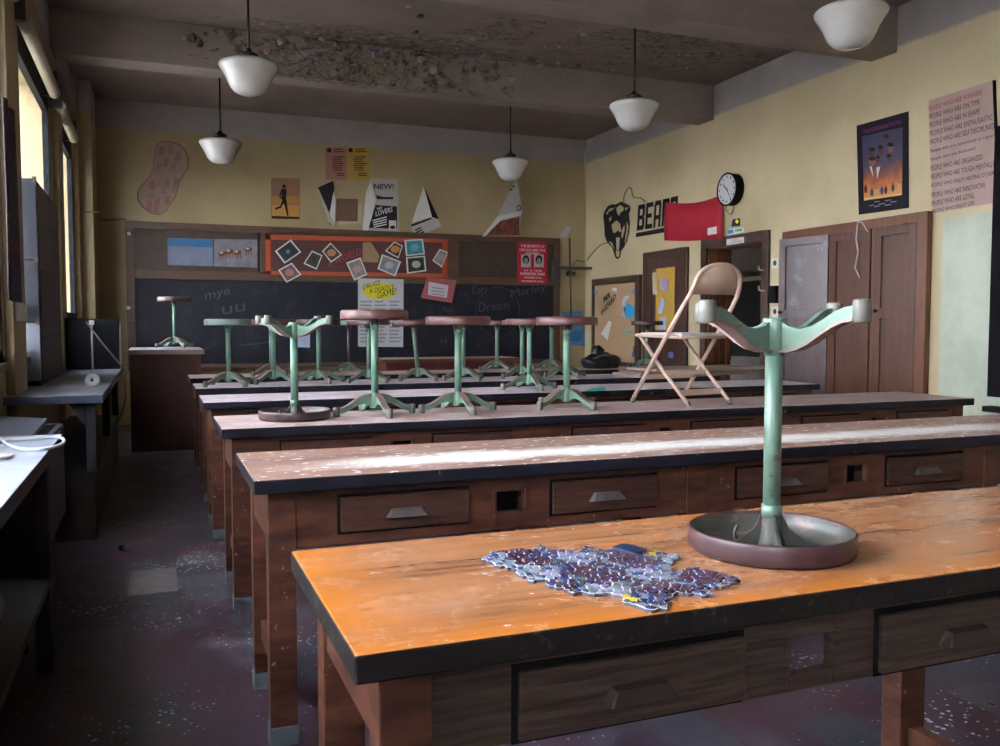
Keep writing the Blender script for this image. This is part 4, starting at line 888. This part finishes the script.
cut('small blue paper at the lower right of the cork board', [(634, 357), (639, 357), (639, 344), (636, 346)], colm('blueslip', (.06, .12, .3)))
cut('tiny blue circle at the top left of the cork board', ell(598, 292.5, 2.4, 2.4), colm('tinyblue', (.12, .22, .5)))
cut('tiny white ticket at the top middle of the cork board', [(614, 290), (619, 292), (619, 288), (615, 288)], 'paper')
cut('tiny blue square at the top right of the cork board', [(634, 293.5), (638, 293.5), (638, 289.5), (634.5, 289.5)], colm('tinyblue', (.12, .22, .5)))
cut('pink paper arrow right of the tiny ticket', [(621, 295), (625, 296), (625, 290), (622, 291)], colm('pinka', (.5, .2, .2)))
for (lab, pts, m) in (('long cream paper hanging at the left of the narrow door', [(655.5, 294), (660, 295), (659, 272), (655, 273)], colm('cream', (.48, .40, .25))), ('lilac slip near the top of the yellow door paper', [(664, 290), (670, 291), (670, 279), (663, 278)], colm('lilacslip', (.35, .28, .5))), ('pale blue slip in the middle of the yellow door paper', [(660, 313), (664, 314), (668, 303), (665, 297)], colm('palebl2', (.35, .42, .65))), ('pale blue sheet at the bottom of the yellow door paper', [(661, 329), (668, 330), (669, 317), (662, 318)], colm('palebl2', (.35, .42, .65))), ('small blue and red sticker low on the narrow door', [(671, 358), (676, 358), (676, 352), (671, 352)], colm('bluered', (.12, .16, .45)))):
    sheet('paper_slip', lab, 'paper', 'R', pts, m, .036)
# film-style poster, handwritten chart
cp_ = lambda x, y: (850+x/6.49, 105+y/6.49)
o, q = sheet('poster', 'framed dark poster with glowing orange scene over the cupboard', 'poster', 'R', [cp_(*p) for p in [(62, 712), (385, 668), (382, 42), (48, 135)]], colm('postblack', (.010, .007, .014), .5), .004, .006)
M['glowart'] = None
gm, nt_, bs_ = nodes('glowart'); s_ = nt_.nodes.new('ShaderNodeTexCoord'); sp = nt_.nodes.new('ShaderNodeSeparateXYZ'); nt_.links.new(s_.outputs['Object'], sp.inputs[0])
nn = noise(nt_, mapping(nt_), 9, 6, .7, .5); zz = math_(nt_, 'ADD', math_(nt_, 'ADD', math_(nt_, 'MULTIPLY', sp.outputs[2], 1.6), .14), math_(nt_, 'MULTIPLY', nn, .5))
nt_.links.new(ramp(nt_, zz, [(.0, (.55, .22, .04)), (.13, (.48, .13, .025)), (.27, (.22, .06, .03)), (.40, (.05, .035, .07)), (.7, (.03, .025, .06))]), bs_.inputs['Base Color']); bs_.inputs['Roughness'].default_value = .4
M['glowart'] = gm
art = [cp_(*p) for p in [(98, 622), (345, 585), (350, 145), (85, 205)]]
blot('R', art, 'glowart', o, q, .0125, 'painted_scene')
lettering('TRANSFORMATIONS', 'R', cp_(90, 190), cp_(340, 122), 4, colm('purpletext', (.22, .05, .16)), o, q, .014)
lettering('THE LEGEND', 'R', cp_(158, 170), cp_(258, 145), 1.6, colm('purpletext', (.22, .05, .16)), o, q, .014)
sk = colm('skin_a', (.24, .11, .07)); sk2 = colm('skin_b', (.11, .045, .035))
for (x, y, rx, ry, m) in ((150, 310, 22, 28, sk2), (207, 295, 16, 28, sk2), (272, 280, 20, 30, sk), (245, 218, 16, 20, sk2), (152, 370, 22, 28, sk), (262, 345, 16, 20, sk2), (190, 355, 14, 22, sk2)):
    cx, cy_ = cp_(x, y); blot('R', ell(cx, cy_, rx/6.49, ry/6.49), m, o, q, .0135, 'painted_head')
    blot('R', ell(cx, cy_-ry/6.49*.75, rx/6.49*1.05, ry/6.49*.5), 'ink', o, q, .0142, 'painted_head')
for pl in ([(135, 400), (160, 470), (150, 400)], [(185, 480), (205, 400), (180, 405)]): blot('R', [cp_(*p) for p in pl], 'paper', o, q, .0142, 'white_lapel')
for i, (x, y) in enumerate([(110, 540), (150, 560), (180, 558), (215, 548), (240, 545), (287, 530), (325, 520)]):
    cx, cy_ = cp_(x, y); blot('R', ell(cx, cy_+1.2, 1.7, 4), [colm('figdark', (.06, .03, .03)), colm('figteal', (.03, .10, .10)), colm('figwhite', (.4, .3, .22)), colm('figblue', (.04, .05, .16))][i % 4], o, q, .0136, 'painted_figure'); blot('R', ell(cx, cy_-3, .9, 1.2), sk, o, q, .0136, 'painted_figure')
blot('R', [cp_(*p) for p in [(98, 618), (345, 582), (345, 574), (98, 606)]], colm('cremeline', (.6, .45, .2)), o, q, .0136)
for i, (x, y, L) in enumerate([(165, 634, 35), (235, 625, 40), (135, 658, 30), (195, 648, 40), (270, 634, 40), (165, 664, 35), (235, 655, 40)]): blot('R', [cp_(x, y), cp_(x+L, y-6), cp_(x+L, y-12), cp_(x, y-6)], colm('textgrey', (.2, .2, .2)), o, q, .0142, 'printed_line')
ct = lambda x, y: (920+x/5.15, 75+y/5.15)
o, q = sheet('chart', 'pink handwritten chart of PEOPLE WHO ARE WINNERS at the right edge', 'chart', 'R', [ct(*p) for p in [(68, 712), (405, 655), (380, 28), (48, 132)]], mat('chartpink', (.40, .27, .24), (.34, .22, .19), .7, 5), .004, .003)
b = MB(); P = [on_right(*ct(*p), .003) for p in [(405, 655), (416, 655), (392, 28), (380, 28)]]; b.prism(P, (-.012, 0, 0)); b.build('dark_edge', 'dark', o, q)
ROWS = [('PEOPLE WHO ARE WINNERS', 175, 325, 100), ('PEOPLE WHO ARE ON TIME', 215, 312, 150), ('PEOPLE WHO ARE IN SHAPE', 258, 312, 200), ('PEOPLE WHO ARE ENTHUSIASTIC', 303, 378, 230), ('PEOPLE WHO ARE SELF DISCIPLINED', 345, 388, 275), ('People who are committed to a goal', 392, 382, 325), ('People who are dedicated', 435, 288, 390), ('PEOPLE WHO ARE ORGANIZED', 480, 328, 435), ('PEOPLE WHO ARE TOUGH MENTALLY', 525, 390, 470), ('PEOPLE WHO ENJOY HELPING OTHERS', 572, 396, 520), ('PEOPLE WHO ARE INNOVATIVE', 618, 340, 580), ('PEOPLE WHO ARE LOYAL', 662, 285, 632), ('PEOPLE WHO ENJOY LIFE', 705, 285, 675)]
for i, (tx, ya, xb, yb2) in enumerate(ROWS): lettering(tx, 'R', ct(50+i*1.4, ya+14), ct(xb, yb2), 5.0 if i not in (5, 6) else 4.2, colm('chartred', (.25, .04, .04)) if i == 0 else 'ink', o, q, .009)
pe = on_right(996, 250, 0)
tag(MB().box(XR-.05, XR-.001, 3.6, pe.y, .66, on_right(996, 128, 0).z).build('pinboard', 'dark', origin=(XR, 4.2, .66), bevel=.004), 'edge of a dark board on the right wall at the picture border', 'board')
pl_ = on_right(996, 408, .12); tag(MB().box(XR-.14, XR-.051, 3.9, pl_.y, pl_.z-.02, pl_.z+.02).build('ledge', 'dark', origin=(XR-.1, 4.3, pl_.z)), 'small dark ledge below the dark board at the right border', 'shelf')
# ------------------------------------------------------------------ left side: counters and what stands on them
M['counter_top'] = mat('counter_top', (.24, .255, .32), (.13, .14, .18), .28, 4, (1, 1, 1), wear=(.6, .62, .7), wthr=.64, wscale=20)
M['counter_near'] = mat('counter_near', (.55, .60, .74), (.36, .40, .52), .3, 5, wear=(.75, .78, .85), wthr=.62, wscale=14)  # brighter copy of the counter top, its extra window light in the colour
M['counter_blue'] = mat('counter_blue', (.045, .055, .095), (.025, .03, .05), .4, 5)
M['counter_leg'] = mat('counter_leg', (.03, .03, .038), (.018, .018, .024), .5, 5)
def counter(y0, y1, x1, label, base):
    t = thing('side_counter', label, 'counter', (XL+.05, y0, 0)); O = Vector((XL+.05, y0, 0)); x0 = XL+(.002 if base else .05)
    MB().box(x0, x1, y0, y1, .755, .80, mi=1, top=0).build('countertop', ['counter_top' if base else 'counter_near', 'counter_blue'], t, O, bevel=.003)
    for yy in ([y0+.04, (y0+y1)/2, y1-.10] if y1-y0 > 2 else [y0+.04, y1-.10]):
        l = MB(); l.box(x1-.09, x1-.04, yy, yy+.06, base+.02 if base else 0, .755); l.prism([(x1-.09, yy+.01, .755), (x1-.09, yy+.01, .63), (x1-.12, yy+.01, .66), (x1-.17, yy+.01, .755)], (0, .04, 0)); l.build('leg', 'counter_leg', t, O, bevel=.003)
    MB().box(x0, x1-.04, y0+.05, y1-.05, base if base else .30, (base if base else .30)+.025).build('lower_shelf', 'counter_leg', t, O)
    if base:
        MB().box(x0, x1-.05, y0+.05, y1-.05, 0, base).build('base_cabinet', mat('basecab', (.035, .02, .018), (.02, .012, .012), .5), t, O, bevel=.003)
    else: MB().box(x0, x0+.02, y0+.05, y1-.05, 0, .75).build('back_panel', 'counter_leg', t, O)
    return t
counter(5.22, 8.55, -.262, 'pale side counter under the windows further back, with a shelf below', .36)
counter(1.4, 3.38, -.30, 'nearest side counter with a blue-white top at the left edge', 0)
# cable loop and white plate
cable('white_cable', 'looped white cable lying over the corner of the nearest counter', 'cable', [on_z(x, y, .806) for x, y in ((-14, 446), (2, 441), (28, 439), (55, 437), (64, 440), (60, 445), (42, 449), (22, 449), (8, 445), (-2, 437), (-10, 430))], .0055, colm('cablewhite', (.75, .8, .85), .4))
c = on_z(-4, 459, .80); tag(MB().lathe([(0, .001), (.03, .001), (.045, .010), (.042, .012), (.028, .004), (0, .004)], 28, c=c).build('saucer', 'paper', origin=c), 'small white saucer on the nearest counter at the picture edge', 'dish')
# plastic tray behind the near counter
t = thing('storage_tray', 'grey-blue plastic tray tipped behind the nearest counter', 'tray', (-.52, 3.55, .30)); O = Vector((-.52, 3.55, .30))
tm_ = mat('traym', (.04, .043, .055), (.02, .022, .03), .35, 6); b = MB()
b.box(-.68, -.40, 3.48, 4.55, .30, .32); b.box(-.68, -.66, 3.48, 4.55, .32, .72); b.box(-.42, -.40, 3.48, 4.55, .32, .70); b.box(-.68, -.40, 4.53, 4.55, .32, .72); b.box(-.68, -.40, 3.48, 3.50, .32, .70); b.box(-.68, -.41, 3.46, 3.52, .69, .71); b.box(-.43, -.405, 3.46, 4.57, .70, .715)
b.build('tray_body', tm_, t, O, bevel=.004)
b = MB(); b.prism([(-.66, 3.55, .715), (-.45, 3.6, .715), (-.45, 4.4, .74), (-.66, 4.5, .75)], (0, 0, .02)); b.build('lid', mat('traylid', (.06, .07, .10), (.03, .035, .05), .3), t, O, bevel=.003)
MB().box(-.70, -.44, 3.5, 4.5, 0, .30).build('stand_box', 'counter_leg', t, O)
# roll of brown paper on the lower shelf
t = thing('paper_roll', 'reddish-brown round roll on the shelf under the nearest counter', 'roll', (-.47, 2.3, .325+.07))
MB().tube([(-.47, 2.05, .397), (-.47, 2.75, .397)], .07, 24).build('rolled_sheet', mat('rollm', (.22, .13, .11), (.15, .09, .08), .6), t, (-.47, 2.3, .395))
# shallow grey cabinet against the first visible window
t = thing('tall_rack', 'tall narrow grey-fronted rack standing against the nearer window', 'shelf', (-.70, 6.2, .80)); O = Vector((-.70, 6.2, .80))
M['rack_dark'] = mat('rack_dark', (.06, .042, .038), (.04, .028, .026), .5)
y0, y1 = 6.15, 7.55; xa, xb_ = -.735, -.655
b = MB(); b.box(xa, xb_-.006, y0, y1, .80, 2.08); b.build('side_panel', 'rack_dark', t, O, bevel=.002)
for z0, z1 in ((.80, 1.10), (1.13, 1.50), (1.53, 1.80), (1.83, 2.05)): MB().box(xb_-.006, xb_, y0+.08, y1-.06, z0+.02, z1).build('side_inset', mat('inset', (.075, .05, .045), (.045, .03, .03), .5), t, O, bevel=.002)
for z0, z1 in ((.83, 1.20), (1.205, 1.585), (1.59, 2.08)):
    p = MB().box(xa, xb_, y0-.012, y0, z0, z1-.01).build('grey_panel', mat('greypanel', (.07, .077, .10), (.05, .055, .075), .4) if z0 > 1 else mat('palepanel', (.30, .33, .40), (.2, .22, .28), .3), t, O, bevel=.002)
    MB().box(xb_-.02, xb_+.004, y0-.03, y0-.01, z1-.02, z1+.01).build('latch', 'foot_grey', p, O)
# banner, card
b = MB(); n = 10; G = []
for i in range(n+1):
    u = i/n; y = 4.98+u*.42; x = -.665+.014*math.sin(u*11); G += [(x, y, 2.30), (x+.004, y, 1.8), (x+.008*u, y+.02*u, 1.30)]
b.add(G, [(i*3+j, (i+1)*3+j, (i+1)*3+j+1, i*3+j+1) for i in range(n) for j in range(2)], 0, True)
o = b.build('cloth_banner', mat('banner', (.06, .04, .05), (.012, .01, .02), .8, 22, bmp=.1, wear=(.22, .10, .09), wthr=.60, wscale=26), origin=(-.67, 5.2, 2.3)); tag(o, 'dark patterned cloth hanging on the pier at the left edge', 'banner'); o.modifiers.new('thick', 'SOLIDIFY').thickness = .004
o = MB().box(XL+.046, XL+.06, 5.42, 5.80, 1.20, 1.30).build('card', 'paper', origin=(XL+.05, 5.6, 1.2)); tag(o, 'white card on the pier below the dark patterned cloth', 'card')
# black box and tape roll on the far counter
t = thing('display_case', 'black boxy case with one pale upright rod at the end of the far counter', 'case', (-.5, 8.45, .80)); O = Vector((-.5, 8.45, .80))
l_ = on_y(65, 340, 8.3).x; r_ = on_y(119.5, 340, 8.3).x
MB().box(l_, r_, 8.3, 8.52, .80, 1.235).build('case_body', 'win_black', t, O, bevel=.006)
cx = on_y(92, 340, 8.29).x; MB().tube([(cx, 8.288, .80), (cx, 8.288, 1.20)], .008, 8).build('pale_rod', 'paper_grey', t, O); MB().box(cx-.02, cx+.02, 8.27, 8.3, 1.18, 1.22).build('rod_cap', 'paper', t, O, bevel=.004)
MB().box(r_, r_+.012, 8.3, 8.5, .80, 1.2).build('pink_edge', mat('pinkedge', (.25, .15, .15)), t, O)
c = on_z(92.5, 387, .80)
t = thing('tape_roll', 'white tape roll standing on edge on the far counter', 'tape', (c.x, c.y, .80)); b = MB().lathe([(.0, 0), (.042, 0), (.042, .04), (.008, .04), (.008, .036), (0, .036)], 32, mis=[0, 0, 0, 1, 1])
Rr = Matrix.Rotation(PI/2, 3, 'X'); b.v = [Rr @ v + Vector((0, .02, .042)) for v in b.v]; b.build('roll', [colm('tapew', (.55, .55, .58)), 'ink'], t, (0, 0, 0))
cable('cord', 'grey cord running across the black case and down from the far counter', 'cord', [on_y(86, 322, 8.26), on_y(100, 340, 8.2), on_y(118, 362, 8.2), on_y(125, 368, 8.2), Vector((-.225, 8.0, .72)), on_y(125, 400, 7.4), on_y(118, 422, 7.2), on_y(104, 438, 7.1)], .007, 'foot_grey')
# teacher's cabinet
t = thing('teacher_cabinet', 'dark red wooden cabinet with a pale cluttered top, left of the blackboard', 'cabinet', (.1, 9.2, 0)); O = Vector((.1, 9.2, 0))
xa, xb_ = on_y(128, 350, 8.75).x, .445
MB().box(xa+.01, xb_-.03, 8.79, 9.75, 0, .905).build('body', mat('cabred', (.07, .028, .022), (.045, .018, .015), .45, 3, (3, 3, 1)), t, O, bevel=.004)
MB().box(xa, xb_, 8.75, 9.80, .905, .95, mi=1, top=0).build('top', [mat('cabtop', (.30, .27, .30), (.16, .14, .16), .5, 12), mat('cabedge', (.24, .17, .13), (.17, .12, .1), .5)], t, O, bevel=.003)
random.seed(3)
stl = stool('stool alone on the cabinet left of the blackboard, dark seat', seat='seat_dark', legm='green_rust'); put(stl, 174.5, 9.25, 28, .9595, hs=1.08)
b = MB()
for i in range(16):
    x = random.uniform(xa+.05, xb_-.08); y = random.uniform(8.85, 9.6); a = random.uniform(0, 3); L = random.uniform(.03, .08)
    ca, sa = math.cos(a), math.sin(a); b.prism([(x+p*ca-q_*sa, y+p*sa+q_*ca, .951+i*.0004) for p, q_ in ((-L, -L*.6), (L, -L*.6), (L, L*.6), (-L, L*.6))], (0, 0, .001), i % 2)
tag(b.build('paper_scraps', [colm('bluewhite', (.42, .45, .60)), 'paper_grey'], origin=(.1, 9.2, .95)), 'bluish paper scraps littering the cabinet top left of the blackboard', 'paper scraps', kind='stuff')
# demonstration bench
t = thing('demonstration_bench', 'low dark red bench in front of the blackboard centre', 'bench', (3.2, 10, 0)); O = Vector((3.2, 10, 0))
MB().box(2.45, 4.15, 9.9, 10.5, .745, .785, mi=1, top=0).build('top', [M['top_mauve'], 'wood_red'], t, O, bevel=.004)
MB().box(2.5, 4.1, 9.95, 10.45, 0, .745).build('body', mat('benchred', (.12, .03, .022), (.08, .02, .016), .45), t, O, bevel=.004)
# boards piled on the fifth table
bm_ = [mat('tanboard', (.33, .24, .19), (.24, .17, .13), .6, 3, (1, 8, 1)), mat('darkboard', (.20, .145, .115), (.13, .09, .07), .6, 3, (1, 8, 1))]
for i, (x0, x1, y0, y1, a, lab) in enumerate([(3.62, 4.80, 6.16, 6.60, .03, 'lowest thin tan board of the pile on the fifth table'), (3.66, 4.62, 6.14, 6.56, -.05, 'middle brown board of the pile on the fifth table'), (3.75, 4.95, 6.18, 6.60, .07, 'topmost tan board of the pile, sticking out to the right')]):
    cx, cy_ = (x0+x1)/2, (y0+y1)/2; b = MB(); z = .7605+i*.021
    b.box(-(x1-x0)/2, (x1-x0)/2, -(y1-y0)/2, (y1-y0)/2, 0, .0205); o = b.build('loose_board', bm_[i % 2], bevel=.002); o.location = (cx, cy_, z); o.rotation_euler = (0, 0, a); tag(o, lab, 'board')
# teal scrap on fourth table
b = MB(); P = [on_z(x, y, .7615) for x, y in ((585, 391), (592, 388.5), (604, 387.5), (606, 390), (598, 391))]; b.prism(P, (0, 0, .002)); tag(b.build('paper_scrap', colm('teal', (.03, .32, .26)), origin=P[0]), 'crumpled teal paper scrap on the fourth table', 'paper')
# black bag
c = Vector((on_y(601, 360, 7.62).x, 7.62, .76)); t = thing('duffel_bag', 'slumped black bag on the farthest table by the corner', 'bag', c)
import mathutils
bgm = mat('bagblack', (.018, .017, .022), (.009, .009, .012), .42, 8, bmp=.4)
def blob(name, cx, cy_, cz_, rx, ry, rz, seed, parent, m):
    bm = bmesh.new(); bmesh.ops.create_icosphere(bm, subdivisions=4, radius=1)
    for v in bm.verts:
        n_ = mathutils.noise.noise(v.co*2.2+Vector((seed, 0, 0)))*.16 + mathutils.noise.noise(v.co*6+Vector((seed, 3, 0)))*.06
        k = 1+n_; z = v.co.z*k; z = max(z, -.55)
        v.co = Vector((cx+v.co.x*k*rx, cy_+v.co.y*k*ry, cz_+z*rz))
    me = bpy.data.meshes.new(name); bm.to_mesh(me); bm.free(); me.materials.append(m)
    for p in me.polygons: p.use_smooth = True
    o = bpy.data.objects.new(name, me); C.objects.link(o); o.parent = parent; return o
blob('bag_body', 0, 0, .055, .20, .13, .10, 1, t, bgm); blob('bag_flap', -.04, 0, .15, .07, .06, .07, 5, t, bgm)
MB().tube([(-.14, -.11, .10), (-.05, -.14, .13), (.05, -.14, .125), (.15, -.11, .09)], .008, 8).build('strap', 'iron_dark', t)
MB().tube([(.03, .02, .14), (.03, .02, .20)], .005, 6).build('zip_pull', 'paper', t)
